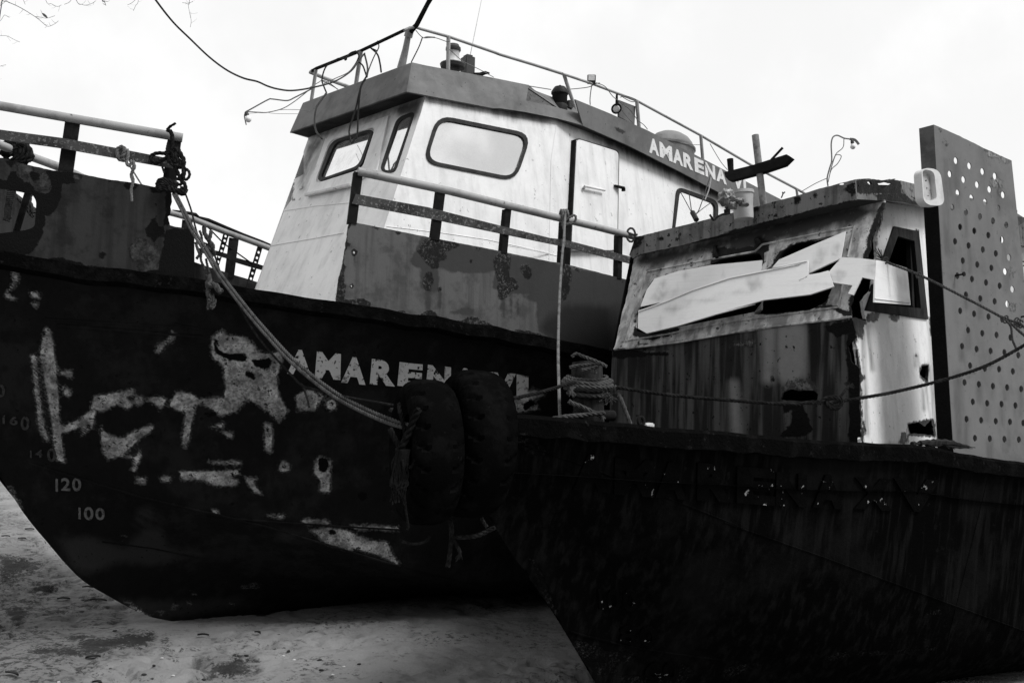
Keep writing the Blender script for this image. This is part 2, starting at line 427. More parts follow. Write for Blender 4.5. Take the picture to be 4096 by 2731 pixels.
M['tyre'] = paint('old_black_rubber', .003, .0055, asc=9, rough=.8, spec=.0, st=0, spk=-.1, spc=.012, bump=1.2)
M['wood'] = paint('weathered_timber', .03, .016, asc=5, st=.6, stc=.008, sts=34, rough=.9, spec=.04, bump=2)
M['lampd'] = paint('dark_lamp_housing', .05, .03, asc=6, rough=.5, spec=.25)
M['lampw'] = paint('cream_plastic', .62, .5, asc=5, rough=.45, spec=.25, rust_or_shade=.03, soft=.2)
M['galv'] = paint('mottled_galvanised_pole', .26, .14, asc=16, ath=.5, spk=.35, spc=.07, rough=.7, spec=.15)
M['bag'] = paint('crumpled_grey_plastic', .2, .1, asc=16, rough=.35, spec=.4, bump=2)
M['leaf'] = paint('dry_brown_leaf', .035, .02, asc=20, rough=.8)
M['twig'] = paint('bare_twig_bark', .12, .08, asc=20, rough=.9)
M['shell'] = paint('pale_shell', .6, .5, asc=30, rough=.6)
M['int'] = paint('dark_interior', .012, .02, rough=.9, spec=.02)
M['rust_or_shade'] = paint('flaking_rust', .008, .016, asc=12, spk=.3, spc=.03, rough=.95, spec=.02, bump=3)
def glass(name, tint, rough=.03, dust=.22):
    g = G(name); a = g.n('ShaderNodeBsdfGlossy'); a.inputs['Color'].default_value = (tint,) * 3 + (1,); a.inputs['Roughness'].default_value = rough
    b = g.n('ShaderNodeBsdfDiffuse'); f = g.math('ADD', dust * .6, g.math('MULTIPLY', g.ramp(g.noise(7, 8, .7), .4, .75), dust))
    cl = g.mix(g.noise(9, 6, .6), .45, .75) if dust < 1 else g.mix(g.noise(9, 2, .5), .85, .9); g.t.links.new(cl, b.inputs['Color'])
    x = g.n('ShaderNodeMixShader'); g.t.links.new(f, x.inputs[0]); g.t.links.new(a.outputs[0], x.inputs[1]); g.t.links.new(b.outputs[0], x.inputs[2])
    o = g.n('ShaderNodeOutputMaterial'); g.t.links.new(x.outputs[0], o.inputs[0]); return g.m
M['pane'] = glass('sky_reflecting_glass', .95)
M['milk'] = glass('milk_glass_bulb', .95, .1, 1.6)
def sandmat():
    g = G('damp_beach_sand'); big = g.noise(.5, 5, .6); mid = g.noise(4, 9, .65); fine = g.noise(60, 5, .7)
    col = g.mix(g.ramp(big, .35, .65), .29, .22); col = g.mix(g.ramp(mid, .55, .75), col, .14)
    col = g.mix(g.edge('weed', g.math('ADD', g.math('MULTIPLY', g.noise(9, 6, .75), .5), g.math('MULTIPLY', g.noise(40, 4, .8), .5)), 1.9, .07), col, .045)
    col = g.mix(g.math('MULTIPLY', g.ramp(g.noise(22, 5, .75), .53, .6), g.ramp(g.noise(1.3, 4, .6), .45, .6)), col, .075)
    col = g.mix(g.ramp(g.noise(34, 3, .5), .70, .73), col, .06)
    col = g.math('MULTIPLY', col, g.math('ADD', .8, g.math('MULTIPLY', fine, .4)))
    rgh = g.ramp(g.attr('rough'), .4, .75); cl = g.noise(15, 6, .8)
    col = g.mix(g.math('MULTIPLY', g.ramp(cl, .49, .56), g.math('MULTIPLY', rgh, g.ramp(g.noise(2.4, 5, .7), .38, .56))), col, .07)
    h = g.math('ADD', g.math('MULTIPLY', mid, 1.0), g.math('ADD', g.math('MULTIPLY', fine, .25), g.math('MULTIPLY', g.math('MULTIPLY', cl, rgh), 1.5)))
    return g.done(col, .9, .05, h, .07)
M['sand'] = sandmat()
def sandz(x, y):
    z = .035 * noise.noise(Vector((x * .5, y * .5, 0))) + .02 * noise.noise(Vector((x * 1.7, y * 1.7, 3)))
    if -6 < x < 3 and 4 < y < 11.5:
        d = noise.noise(Vector((x * 5.2, y * 4.2, 7))); f = max(0, noise.noise(Vector((x * .9 + 4, y * .9, 5))) + .25)
        z -= .15 * max(0, d - .1) * (0.3 + 1.7 * f) + .05 * max(0, noise.noise(Vector((x * 9, y * 8, 2))) - .15) * f - .02 * noise.noise(Vector((x * 13, y * 13, 1))) * (.3 + f) + .06 * max(0, noise.noise(Vector((x * 17, y * 15, 4))) - .05) * (.25 + 1.3 * f)
    r = math.hypot(x + 1.5, (y - 8) * .8); z *= min(1, .35 + r * .25)
    return z - .012
# ================================================================== the larger boat, behind
A = empty('fishing_boat', (0, 9, 0), 'larger beached boat behind, dark peeling hull with a white wheelhouse', 'boat', 'beached boats')
F0 = ground(690, 2482)
dA, nA = az(48), Vector((math.cos(R(48)), -math.sin(R(48)), 0))
FA = Fr(F0, dA, nA, Z)
CLA = pl2(F0, dA, Z)
def loc(c, P): return c.l(P)
SA0 = -2.75
def _stem(q): x, b, h = FA.l(CLA.un(*q)); return x, h
stem = [_stem(q) for q in [(690, 2483), (660, 2478), (600, 2465), (520, 2430), (420, 2375), (330, 2320), (250, 2240), (200, 2180), (140, 2110), (90, 2045), (45, 1975), (0, 1905), (-110, 1785)]]
SA1, ZA1 = stem[-1]
b0 = itp([(0, 0), (.5, .36), (1, .68), (1.6, 1.0), (2.3, 1.34), (3.1, 1.66), (4, 1.92), (5.5, 2.12), (8, 2.2), (12, 2.05)])
b1 = itp([(0, 0), (.5, .25), (1, .48), (1.7, .78), (2.5, 1.05), (3.5, 1.28), (5, 1.48), (8, 1.6), (12, 1.5)])
B0 = lambda s: b0(s - SA0)
B1 = lambda s: b1(s - SA1)
CA0, CA1 = Cur(FA, B0), Cur(FA, B1)
def zt(cur, fr, q):
    t = []
    for p in q:
        P = cur.un(*p); x, b, h = fr.l(P); t.append((x, h))
    t.sort(); return t
zk0 = itp(zt(CA0, FA, [(0, 1027), (366, 1088), (749, 1132), (1045, 1184), (1341, 1228), (1741, 1289), (2090, 1350), (2438, 1420)]))
zk1 = itp([(SA1, ZA1)] + zt(CA1, FA, [(104, 1846), (560, 1985), (1050, 2100), (1250, 2160), (1600, 2265), (1950, 2345), (2300, 2400)]))
_st = itp(sorted((x, z) for x, z in stem))
LA = 9.0
def rowA(f, t):                               # f 0..1 topside, 1..2 bottom
    s0, s1, sk = SA0 + (LA - SA0) * t, SA1 + (LA - SA1) * t, LA * t
    z0, z1 = zk0(s0), max(zk1(s1), .3) if t > .3 else zk1(s1)
    if f <= 1:
        s = s0 + (s1 - s0) * f; b = b0((s0 - SA0)) * (1 - f) + b1(s1 - SA1) * f - .06 * math.sin(math.pi * f) * min(1, t * 6)
        return s, max(b, 0), z0 + (z1 - z0) * f
    g = f - 1; s = s1 + (sk - s1) * g; e_ = 1 + 1.2 * min(1, max(0, t - .12) * 5); b = b1(s1 - SA1) * (1 - g ** e_) ** .85 + min(.14, t * .8) * g
    zz = z1 + (-.03 - z1) * g
    S = SA1 * (1 - g); corr = _st(S) - (ZA1 * (1 - g) - .03 * g)
    return s, b, zz + corr * (1 - t) ** 14
def tgrid(den, coarse, s_dense):
    ts = [0.0]; td = (s_dense - SA0) / (LA - SA0)
    n = int(den * td); ts += [td * (i + 1) / n for i in range(n)]
    ts += [td + (1 - td) * (i + 1) / coarse for i in range(coarse)]; return ts
bm = bmesh.new()
fs = [i / 96 for i in range(97)] + [1 + (i + 1) / 26 for i in range(26)]
for sgn, ts, ff in ((1, tgrid(640, 20, 4.2), fs), (-1, tgrid(50, 8, 4.2), fs[::12] + [2.0])):
    g = [[bm.verts.new(FA.w(r[0], r[1] * sgn, r[2])) for r in (rowA(f, t) for t in ts)] for f in ff]
    for i in range(len(ff) - 1):
        for j in range(len(ts) - 1):
            q = (g[i][j], g[i][j + 1], g[i + 1][j + 1], g[i + 1][j])
            bm.faces.new(q if sgn > 0 else q[::-1])
bmesh.ops.remove_doubles(bm, verts=bm.verts[:], dist=.0005)
_tr = [rowA(f, 1.0) for f in fs[::12] + [2.0]]
poly(bm, [FA.w(*r) for r in _tr] + [FA.w(r[0], -r[1], r[2]) for r in _tr[::-1]])
hullA = put('hull', bm, M['hull'], A, True)
A_bv = Bv(hullA.data)
sdf(hullA, 'lite', [px('c7', q) for q in ('740,740 770,750 780,775 750,765', '790,780 830,800 840,815 800,805', '850,815 880,830 870,840', '1090,745 1130,740 1120,760', '1350,745 1370,755 1355,768', '1425,655 1520,645 1440,662', '710,360 735,355 725,375', '930,800 960,805 945,815', '1000,770 1040,765 1020,785', '60,60 95,130 110,170 80,120', '1125,688 1148,686 1150,697 1128,698')] + [
 px('cA', '1330,545 1400,500 1420,540 1510,540 1560,560 1620,640 1680,650 1760,640 1770,690 1735,790 1740,880 1775,960 1800,1010 1750,1080 1700,1030 1650,990 1560,930 1480,1010 1380,1040 1330,990 1270,960 1200,980 1130,1010 1060,980 1110,890 1200,900 1250,940 1330,930 1410,930 1420,850 1405,730 1330,660'),
 px('cA', '290,490 318,500 340,650 360,880 372,1080 402,1330 352,1310 328,1080 290,870 255,650 265,560'), (px('cA', '210,670 232,880 262,1120 285,1180'), 17),
 px('cA', '350,1120 430,1090 510,1060 570,1000 590,920 640,910 720,900 800,880 840,860 845,900 790,920 830,960 810,1000 740,960 640,1010 600,1000 580,1110 510,1165 540,1090 400,1150'),
 ell(*px('cA', '870,945')[0], 16, 17), px('cA', '920,940 980,920 1040,930 1010,1000 970,960'),
 px('cA', '635,1100 660,1140 720,1175 770,1180 860,1130 950,1095 960,1120 860,1190 790,1260 740,1290 680,1310 650,1270 637,1180'),
 px('cA', '750,1285 850,1300 880,1250 890,1280 850,1385 825,1385 850,1310'), px('cA', '1080,500 1100,520 1085,570 1050,580 1010,640 980,650 985,600 1050,560'),
 px('cA', '380,765 455,760 450,800 400,790'), px('cA', '390,850 450,890 430,930 400,900'), px('cA', '1170,985 1225,985 1200,1090 1170,1240 1145,1230'),
 px('cA', '1660,1090 1705,1090 1700,1270 1670,1260'), px('cA', '1320,1110 1400,1080 1390,1110'), px('cA', '1390,1140 1460,1150 1450,1180'),
 px('cA', '860,1430 920,1425 910,1465 865,1465'), px('cA', '1010,1425 1075,1420 1060,1450 1020,1450'),
 px('cA', '1130,1390 1300,1385 1490,1380 1500,1400 1430,1420 1495,1450 1480,1475 1350,1475 1280,1440 1140,1440'), px('cA', '1310,1325 1500,1322 1510,1340 1310,1342'),
 ell(*px('cA', '1785,1358')[0], 22, 20), px('cA', '1540,1430 1620,1430 1580,1450 1640,1530 1600,1520 1560,1470'),
 px('cA', '75,115 100,130 115,190 85,240 50,270 100,310 40,300 30,280 75,220 85,170'), px('cA', '190,270 250,270 240,305 200,290'), px('cA', '205,335 235,340 225,360'),
 ell(*px('c6', '510,655')[0], 20, 21), px('c6', '410,1010 440,985 510,1010 500,1080 500,1130 495,1200 440,1200 450,1130 405,1090'),
 px('c6', '290,600 370,560 440,590 470,600 400,690 300,690'), px('c6', '1620,640 1780,560 1850,590 1750,640 1820,680 1700,700 1640,690'),
 px('c6', '380,1440 520,1430 600,1440 720,1500 760,1568 640,1540 480,1500'), px('c6', '600,1490 860,1520 880,1568 700,1568'), px('c6', '330,1382 490,1388 490,1402 330,1396'),
 px('c7', '1850,320 1950,310 2020,330 2110,380 2240,410 2300,450 2340,520 2230,470 2100,430 2050,440 1900,390'), px('c7', '1580,235 1680,235 1660,255'), px('c7', '1780,262 1930,267 1930,282 1790,280'),
 px('c7', '1250,205 1290,210 1260,235'), px('c7', '2060,295 2340,305 2340,325 2080,315'), px('c7', '20,50 60,100 120,190 130,215 90,170 40,110'),
 px('c7', '735,735 830,800 860,830 780,790')])
sdf(hullA, 'soft', [px('c7', '330,370 560,350 720,420 850,290 960,320 1000,420 1240,450 1150,480 900,540 700,520 500,600 420,540'), px('c7', '700,730 900,720 1150,730 1450,690 1470,780 1000,850 850,820'), px('c7', '820,190 920,180 900,260 780,300'), px('c7', '1640,310 1760,340 1700,390 1620,370')])
sdf(hullA, 'rust_or_shade', [px('cA', '1340,560 1370,560 1370,630 1450,655 1540,645 1555,705 1440,690 1370,660 1340,620'), px('cA', '1580,690 1700,675 1700,740 1640,752 1590,722'), px('cA', '1540,760 1600,765 1605,812 1540,805'),
 px('cA', '1280,1025 1350,1010 1350,1035 1300,1050'), px('cA', '1670,1110 1690,1110 1690,1180 1672,1180'), ell(*px('cA', '1785,1360')[0], 9, 9), ell(*px('c6', '510,655')[0], 10, 10),
 ell(*px('c6', '462,1030')[0], 22, 30), px('c6', '1700,650 1760,625 1800,660 1720,690'), ell(*px('cA', '550,1105')[0], 14, 8), ell(*px('cA', '1315,895')[0], 9, 9), ell(*px('cA', '1670,975')[0], 8, 9),
 ell(*px('c6', '705,1232')[0], 20, 17), ell(*px('c7', '1950,335')[0], 16, 10)] + [ell(*px('cA', q)[0], 6, 6) for q in '620,930 640,965 690,1230 720,1210 840,1190 800,1225 660,1180 890,1445 1200,1410 1460,1405 760,950 800,975 440,1105'.split()])
# barnacle crust near the forefoot is part of the hull's own relief
# rub rail, weld seams
bm = bmesh.new()
_bd = [(-.01, .035), (.05, .03), (.055, -.05), (.02, -.075), (-.01, -.075)]
prev = None
S = [SA0 + .02 + i * .05 for i in range(236)]
for s in S:
    c = Cur(FA, B0); P = FA.w(s, B0(s), zk0(s)); n = c.nrm(P); wob = .012 * noise.noise(Vector((s * 5, 1, 2)))
    cur = [bm.verts.new(P + n * (a + wob * .6) + Z * (h + wob)) for a, h in _bd]
    if prev:
        for i in range(5): bm.faces.new((prev[i], prev[(i + 1) % 5], cur[(i + 1) % 5], cur[i]))
    prev = cur
put('rub_rail', bm, M['rub'], A)
bm = bmesh.new()
def seam(bm, q, r=.006, sf=A_bv, step=30):
    q = rag(q, 0, step); P = [sf.un(*p) for p in q]; P = [p for p in P if p is not None]
    if len(P) > 2: tube(bm, P, r, 5)
seam(bm, px('cA', '280,430 700,455 1080,480 1090,460 1280,500')); seam(bm, px('cA', '360,470 750,500 1090,530 1270,545'), .01)
seam(bm, [(104, 1846), (560, 1985), (1050, 2100), (1250, 2160), (1600, 2265)], .009); seam(bm, px('c7', '1220,240 1560,270 2000,300 2350,320'), .008)
seam(bm, px('c7', '600,390 900,430 1240,500'), .006)
put('weld_seam', bm, M['hull'], A, True)
# deck
bm = bmesh.new(); prev = None
for i in range(60):
    s = SA0 + .05 + i * .2; b = B0(s) - .02
    cur = [bm.verts.new(FA.w(s, b, zk0(s) - .05)), bm.verts.new(FA.w(s, 0, zk0(s))), bm.verts.new(FA.w(s, -b, zk0(s) - .05))]
    if prev:
        for k in range(2): bm.faces.new((prev[k], prev[k + 1], cur[k + 1], cur[k]))
    prev = cur
put('deck', bm, M['int'], A)
# lettering and draft marks on the hull
hs = Bv(hullA.data, 0)
bm = bmesh.new()
for ch, x0, y0, x1, y1, sh in (('A', 240, 305, 385, 465, 0), ('M', 412, 322, 570, 492, 0), ('A', 578, 350, 728, 522, 0), ('R', 757, 368, 912, 532, 0), ('E', 930, 388, 1085, 542, 0), ('N', 1108, 405, 1260, 560, 0), ('A', 1275, 420, 1420, 575, 0)):
    q = px('c6', f'{x0+8},{y0} {x1},{y0+.1*(x1-x0)} {x1-4},{y1+.05*(x1-x0)} {x0-6},{y1-.05*(x1-x0)}'); letters_bm(bm, [(ch, *q)], hs, .006, .05)
put('hull_lettering', bm, M['leth'], A)
bm = bmesh.new()
for ch, x0, y0, x1, y1 in (('V', 1505, 450, 1665, 610), ('I', 1672, 465, 1745, 625)):
    letters_bm(bm, [(ch, *px('c6', f'{x0},{y0} {x1},{y0+12} {x1},{y1+8} {x0},{y1-8}'))], hs, .006, .06)
put('hull_lettering', bm, M['leth'], A)
for lst, cr in (([('I', 350, 1432, 364, 1512), ('2', 385, 1426, 442, 1507), ('0', 455, 1424, 510, 1510)], 'cA'), ([('I', 462, 188, 475, 256), ('0', 494, 184, 550, 262), ('0', 562, 190, 616, 262)], 'c7'),
                ([('I', 190, 1255, 200, 1300), ('4', 222, 1250, 268, 1298), ('0', 298, 1240, 352, 1326)], 'cA'), ([('I', 18, 1032, 32, 1092), ('6', 62, 1040, 112, 1096), ('0', 132, 1040, 186, 1128)], 'cA'), ([('0', -25, 838, 32, 922)], 'cA')):
    bm = bmesh.new()
    for ch, x0, y0, x1, y1 in lst: letters_bm(bm, [(ch, *px(cr, f'{x0},{y0} {x1},{y0+3} {x1},{y1} {x0},{y1-3}'))], hs, .006, .02)
    put('draft_mark', bm, M['mark' if lst[0][2] > 1400 or cr == 'c7' else 'markd'], A)

# ---------------- bow bulwark with its open rail
CB = Cur(FA, lambda s: B0(s) + .0)
hole = rnd(px('cB', '-60,640 20,640 180,668 300,695 340,760 325,1000 250,1030 0,1062 -60,1062'), 14)
out = px('p', '-260,560 0,632') + rag(px('cB', '0,345 110,385 280,425 480,470 690,492 1000,555 1230,585 1460,630'), 1.5)[1:] + rag(px('cB', '1460,630 1475,650 1600,655 1610,760 1595,860 1570,900 1590,985'), 8) + px('cB', '1640,1000 1800,1020 1820,1100 1822,1450') + [(778, 1150), (366, 1108), (0, 1047), (-260, 1010)]
bowb = panel('bow_bulwark', out, CB, .02, M['bulb'], A, [hole], 9)
sdf(bowb, 'rust_or_shade', [px('cB', '-40,530 0,545 60,560 100,480 150,480 170,540 230,580 280,570 340,660 440,690 490,620 430,470 690,480 700,590 590,600 570,740 500,880 430,900 410,1040 350,1180 300,1240 150,1300 -40,1300'),
 px('cB', '1560,650 1610,640 1620,730 1600,870 1590,1000 1530,970 1560,870 1545,780'), px('cB', '1370,1000 1460,890 1480,980 1540,1000 1540,1060 1440,1140 1380,1080'), px('cB', '930,1230 990,1245 975,1300 930,1290'),
 px('cB', '1150,600 1220,565 1300,600 1250,650 1180,640'), px('cB', '995,545 1055,560 1020,585'), px('cB', '1400,640 1440,625 1530,660 1520,690 1420,680'), px('cB', '270,490 360,480 390,560 310,570'), px('cB', '50,370 150,390 110,440 60,420'),
 px('cB', '290,1300 600,1290 800,1350 1000,1390 1300,1430 1480,1400 1560,1020 1830,1010 1830,1500 1000,1480 300,1350'), ell(*px('cB', '237,492')[0], 6, 6), ell(*px('cB', '1455,790')[0], 5, 6)])
sdf(bowb, 'lite', [px('cB', '1220,1190 1290,1100 1350,1120 1440,1170 1500,1200 1520,1340 1440,1440 1320,1420 1280,1330 1230,1300'), px('cB', '170,400 290,430 310,480 250,540 190,550'), px('cB', '690,510 750,520 740,560 680,540'), px('cB', '310,580 420,480 490,540 460,640 350,660')])
CBo = Cur(FA, lambda s: B0(s) + .012)
def pipe(name, q, surf, wpx, m, parent, seg=12, step=40, w2=None):
    q = rag(q, 0, step); P = [surf.un(*p) for p in q]; n = len(P)
    r = [((wpx + ((w2 or wpx) - wpx) * i / (n - 1)) / 2) * (P[i] - CAM).dot(_f) / F for i in range(n)]
    bm = bmesh.new(); tube(bm, P, r, seg); return put(name, bm, m, parent, True)
def slat(name, upper, lower, surf, th, m, parent):   # flat bar between two edge lines
    return panel(name, upper + lower[::-1], surf, th, m, parent, grid=30)
def post(name, p, q, wpx, surf, m, parent, dep=.05, web=True):
    P, Q = surf.un(*p), surf.un(*q); w = wpx * (P - CAM).dot(_f) / F; n = surf.nrm(P); sd = (Q - P).cross(n)
    bm = bmesh.new(); bar(bm, P, Q, sd, w, dep if not web else .012)
    if web: sdn = sd.normalized(); bar(bm, P + sdn * (w * .32) - n * dep * .5, Q + sdn * (w * .32) - n * dep * .5, sd, .012, dep)
    return put(name, bm, m, parent)
CBi = Cur(FA, lambda s: B0(s) - .03)
pipe('top_rail', px('p', '-260,380 0,424 360,487 730,552'), CBi, 37, M['rail'], A, 14)
slat('mid_rail', px('p', '-260,480 0,519 255,553 469,593 690,637'), px('p', '-260,522 0,558 245,593 459,632 690,674'), CBo, .012, M['flat'], A)
post('rail_post', (292, 480), (262, 690), 56, CBi, M['iron'], A, .07); post('rail_post', (700, 555), (676, 735), 50, CBi, M['iron'], A, .07)
post('rail_post', (-160, 405), (-190, 640), 60, CBi, M['iron'], A, .07)
# ---------------- side bulwark abreast the wheelhouse
out = rag(px('c5', '780,560 1330,670 1850,770 2352,875') + px('c8', '480,690 1015,825') + [(2700, 1165), (3000, 1235)], 1.2, 14) + [(3000, 1530), (2438, 1420), (2090, 1368), (1741, 1305), (1341, 1245)] + rag(px('c5', '670,1225 690,1050 735,850 765,640 780,560'), 3)[1:-1]
bh = [ell(*px('c5', q)[0], r, r * 1.1, 10) for q, r in (('818,803', 5), ('798,1066', 4))]
sb = panel('side_bulwark', out, CA0, .018, M['bul'], A, bh, 10)
sdf(sb, 'rust_or_shade', [px('c5', '1310,790 1380,690 1450,680 1550,700 1640,740 1620,770 1540,800 1550,850 1490,870 1480,920 1430,930 1400,900 1350,850'), px('c5', '1370,960 1430,940 1440,1030 1410,1110 1370,1100 1355,1030'),
 px('c5', '1940,800 2040,820 2030,1000 2080,1000 2110,1080 2050,1110 2000,1170 1950,1170 1940,1080 1930,950 1900,860'), px('c5', '2120,910 2180,890 2215,960 2190,1020 2140,990'), px('c5', '1770,755 1810,770 1790,795'), px('c5', '1710,850 1750,860 1730,890'),
 px('c5', '745,540 800,590 770,610 760,720 790,740 750,790 735,890 750,920 740,1040 755,1080 740,1170 880,1170 940,1190 950,1230 640,1260 660,1050'), px('c5', '1000,1290 1200,1255 1250,1290 1330,1290 1390,1250 1450,1270 1480,1300 1550,1320 1580,1350 1650,1340 1720,1310 1800,1310 1850,1350 1980,1410 2060,1420 2150,1410 2250,1430 2352,1480 2500,1520 2352,1600 1000,1400'),
 px('c5', '930,595 1020,600 1000,630'), px('c5', '1120,625 1190,635 1160,670'), px('c8', '490,700 555,720 560,800 520,980 480,1000 480,850'), px('c8', '580,720 630,740 605,760'), px('c8', '940,810 980,830 960,850'), px('c8', '80,1230 170,1205 290,1240 380,1290 500,1340 890,1360 890,1420 400,1420 80,1280'),
 ell(*px('c5', '818,803')[0], 11, 12, 10), ell(*px('c5', '797,1065')[0], 8, 9, 10), ell(*px('c5', '1490,1088')[0], 7, 8, 10)])
sdf(sb, 'dark', [px('c5', '1340,672 2352,875') + px('c8', '600,740 1100,820 1100,1500 480,1320 300,1230 280,1000 210,960 30,940') + px('c5', '2200,1130 2080,1170 1900,1080 1920,950 1800,975 1600,965 1480,930 1480,1110 1430,1110 1340,1080 1320,930 1260,880'),
 (px('c5', '1390,1100 1395,1240'), 17), (px('c5', '1985,1160 1985,1310'), 16), (px('c5', '2045,1100 2045,1310'), 12), (px('c5', '2100,1110 2100,1280'), 13), (px('c5', '820,830 820,900'), 11), (px('c5', '1490,1110 1490,1230'), 12), px('c5', '1560,1270 1650,1240 1760,1240 1750,1290 1600,1300')])
sdf(sb, 'soft', [px('c8', '480,1000 890,1020 900,1400 500,1400 300,1200')])
pipe('top_rail', px('p', '1432,686 1800,765 2000,815 2200,864 2400,912 2540,948'), CA0, 36, M['rail'], A, 14, w2=27)
slat('mid_rail', px('c5', '830,345 1400,450 1870,570 2352,690') + px('c8', '500,505 1060,650'), px('c5', '800,420 1400,535 1870,635 2352,735') + px('c8', '500,560 1060,705'), CA0.__class__(FA, lambda s: B0(s) + .016), .012, M['flat'], A)
for p, q, w in (((1434, 690), (1408, 895), 36), ((1764, 765), (1740, 960), 36), ((2033, 838), (2016, 1012), 26), ((2259, 890), (2250, 1062), 20), ((2481, 940), (2477, 1115), 22)): post('rail_post', p, q, w, CA0, M['iron'], A, .05)
# ---------------- starboard bulwark and rail, seen across the bow
class Star(Cur):
    def un(s, px_, py_):
        d = ray(px_, py_); lo = None; t = 3.0
        g = lambda t: (lambda l: l[1] + B0(l[0]))(FA.l(CAM + d * t))
        while t < 30:
            if g(t) > 0 and g(t + .15) <= 0:
                a, b = t, t + .15
                for _ in range(22):
                    m = (a + b) / 2
                    if g(m) > 0: a = m
                    else: b = m
                return CAM + d * a
            t += .15
        return CAM + d * 9
    def nrm(s, P): return (nA - dA * .25).normalized()
ST = Star(FA, B0)
panel('starboard_bulwark', px('cR', '-400,700 -200,820 100,930 540,1050 740,1120 1000,1200 1150,1250 1390,1320 1480,1350 1560,1375 1900,1470') + [(1150, 1240), (900, 1190), (700, 1160), (500, 1120)], ST, .02, M['bulb'], A, grid=40)
panel('starboard_bow_bulwark', px('cB', '-300,640 40,560 90,640 330,820 420,900 420,1130 -300,1130'), ST, .02, M['bulb'], A, grid=40)
pipe('top_rail', px('cR', '-100,215 200,290 500,370 700,450 1000,570 1250,660 1550,770 1760,850'), ST, 24, M['rail'], A, 10)
pipe('bent_rail_bar', px('cR', '200,260 430,285 560,310 610,360 760,395 1050,520 1300,625 1600,740 1750,805 1850,865'), Star(FA, B0), 15, M['iron'], A, 8)
slat('mid_rail', px('cR', '600,830 900,875 1080,930 1210,985 1480,1060 1640,1115'), px('cR', '600,900 900,950 1080,1005 1190,1060 1440,1135 1610,1180'), ST, .012, M['iron'], A)
pipe('brace_rod', px('cR', '660,410 960,720 1040,790 1240,930 1450,1080'), ST, 6, M['iron'], A, 6)
for o_, hl in ((px('cR', '1010,545 1095,580 1050,730 900,1180 840,1160 930,850'), '1030,645 1015,716 990,798 966,878 930,965 914,1048'), (px('cR', '1550,740 1625,770 1500,1200 1395,1530 1320,1530 1430,1140'), '1605,772 1548,900 1522,985 1497,1062 1475,1140 1451,1228 1428,1310 1400,1382 1380,1455')):
    panel('perforated_rail_post', o_, ST, .01, M['iron'], A, [ell(*px('cR', h)[0], 5, 5.5, 10) for h in hl.split()[:6 if hl[0] == '1' and hl[3] == '0' else 9]])
post('rail_post', px('cR', '1160,680')[0], px('cR', '1080,1300')[0], 38, ST, M['iron'], A, .05); post('rail_post', px('cR', '430,400')[0], px('cR', '370,1000')[0], 40, ST, M['iron'], A, .05)
pipe('top_rail', px('p', '-200,480 0,580 66,606 235,668 330,712'), ST, 34, M['rail'], A, 10)

# ---------------- wheelhouse
wr = Z * math.cos(R(22)) + dA * math.sin(R(22))
Cc = at(1699, 398, 7.65)
PF = pl2(Cc, nA, wr)
C2 = PF.un(1541, 896)
h1, h2 = az(57), az(40)
P1 = Pl(Cc, (Cc - C2).cross(h1))
E1, E2 = P1.un(2226, 480), P1.un(2196, 1045)
P2 = Pl(E1, (E1 - E2).cross(h2))
CORN = [(1705, 380), (1541, 896), (1435, 1235)]
W1o = rnd(px('c2', '635,1105 975,1003 870,1312 515,1432'), 34); W1i = rnd(px('c2', '665,1118 950,1030 850,1298 545,1405'), 28)
W2o = rnd(px('c2', '1150,925 1297,868 1135,1362 1012,1345'), 28); W2i = rnd(px('c2', '1172,945 1270,905 1120,1340 1035,1330'), 22)
W3o = rnd(px('c2', '1470,900 2210,1050 2085,1422 1355,1275'), 62); W3i = rnd(px('c2', '1492,935 2178,1072 2068,1392 1388,1255'), 52)
W4o = rnd(px('c8', '1388,88 1715,205 1705,470 1350,470'), 30); W4i = rnd(px('c8', '1412,120 1690,225 1680,460 1370,460'), 24)
fr_out = [(1238, 540)] + [(1705, 380), (1541, 896), (1435, 1235), (1000, 1200)] + px('c5', '35,1120 160,760 270,470 320,395 345,230 420,190')[::1] + px('c2', '420,1190')
wf = panel('wheelhouse_front', fr_out, PF, .03, M['white'], A, [W1i, W2i], 14)
sdf(wf, 'soft', [px('c2', '440,1120 590,1080 560,1170 480,1350 430,1500 390,1500 380,1350'), px('c2', '900,1000 1100,880 1080,1000 1000,1330 940,1330 1040,1050'), px('c2', '420,1060 700,980 1350,740 1345,900 1290,960 1130,900 1060,890 980,910 560,1080')])  # last outline paints the visor's shade along the wall top
sdf(wf, 'rust_or_shade', [px('c2', '1005,1150 1020,1160 1010,1230 985,1290 975,1280 995,1220'), px('c5', '1090,1140 1100,1120 1098,1160'), px('c5', '520,1100 550,1140 530,1130'), (px('c5', '340,235 325,400'), 8), (px('c5', '325,395 440,372'), 4), px('c5', '385,290 410,290 405,320 385,315')])
w1 = panel('wheelhouse_side', [(1705, 385), (2226, 470), (2196, 1045), (2181, 1440), (1435, 1235), (1541, 896)], P1, .03, M['white'], A, [W3i], 14)
sdf(w1, 'soft', [px('c2', '1370,740 2352,900 2352,990 2150,960 1380,800')]); sdf(w1, 'rust_or_shade', [(px('c2', '1700,1345 1730,1350'), 3)])  # soft band is painted shade below the visor
w2 = panel('wheelhouse_side', [(2226, 470), (2332, 488), (2510, 565), (2714, 665), (3020, 830), (3200, 930), (3215, 1560), (2181, 1440), (2196, 1045)], P2, .03, M['white'], A, [W4i], 14)
sdf(w2, 'soft', [px('c3', '450,880 650,950 1000,1100 1400,1300 1700,1470 1800,1568 1650,1568 1400,1420 1000,1230 650,1040 450,960')])  # visor shade painted along the top of the aft wall
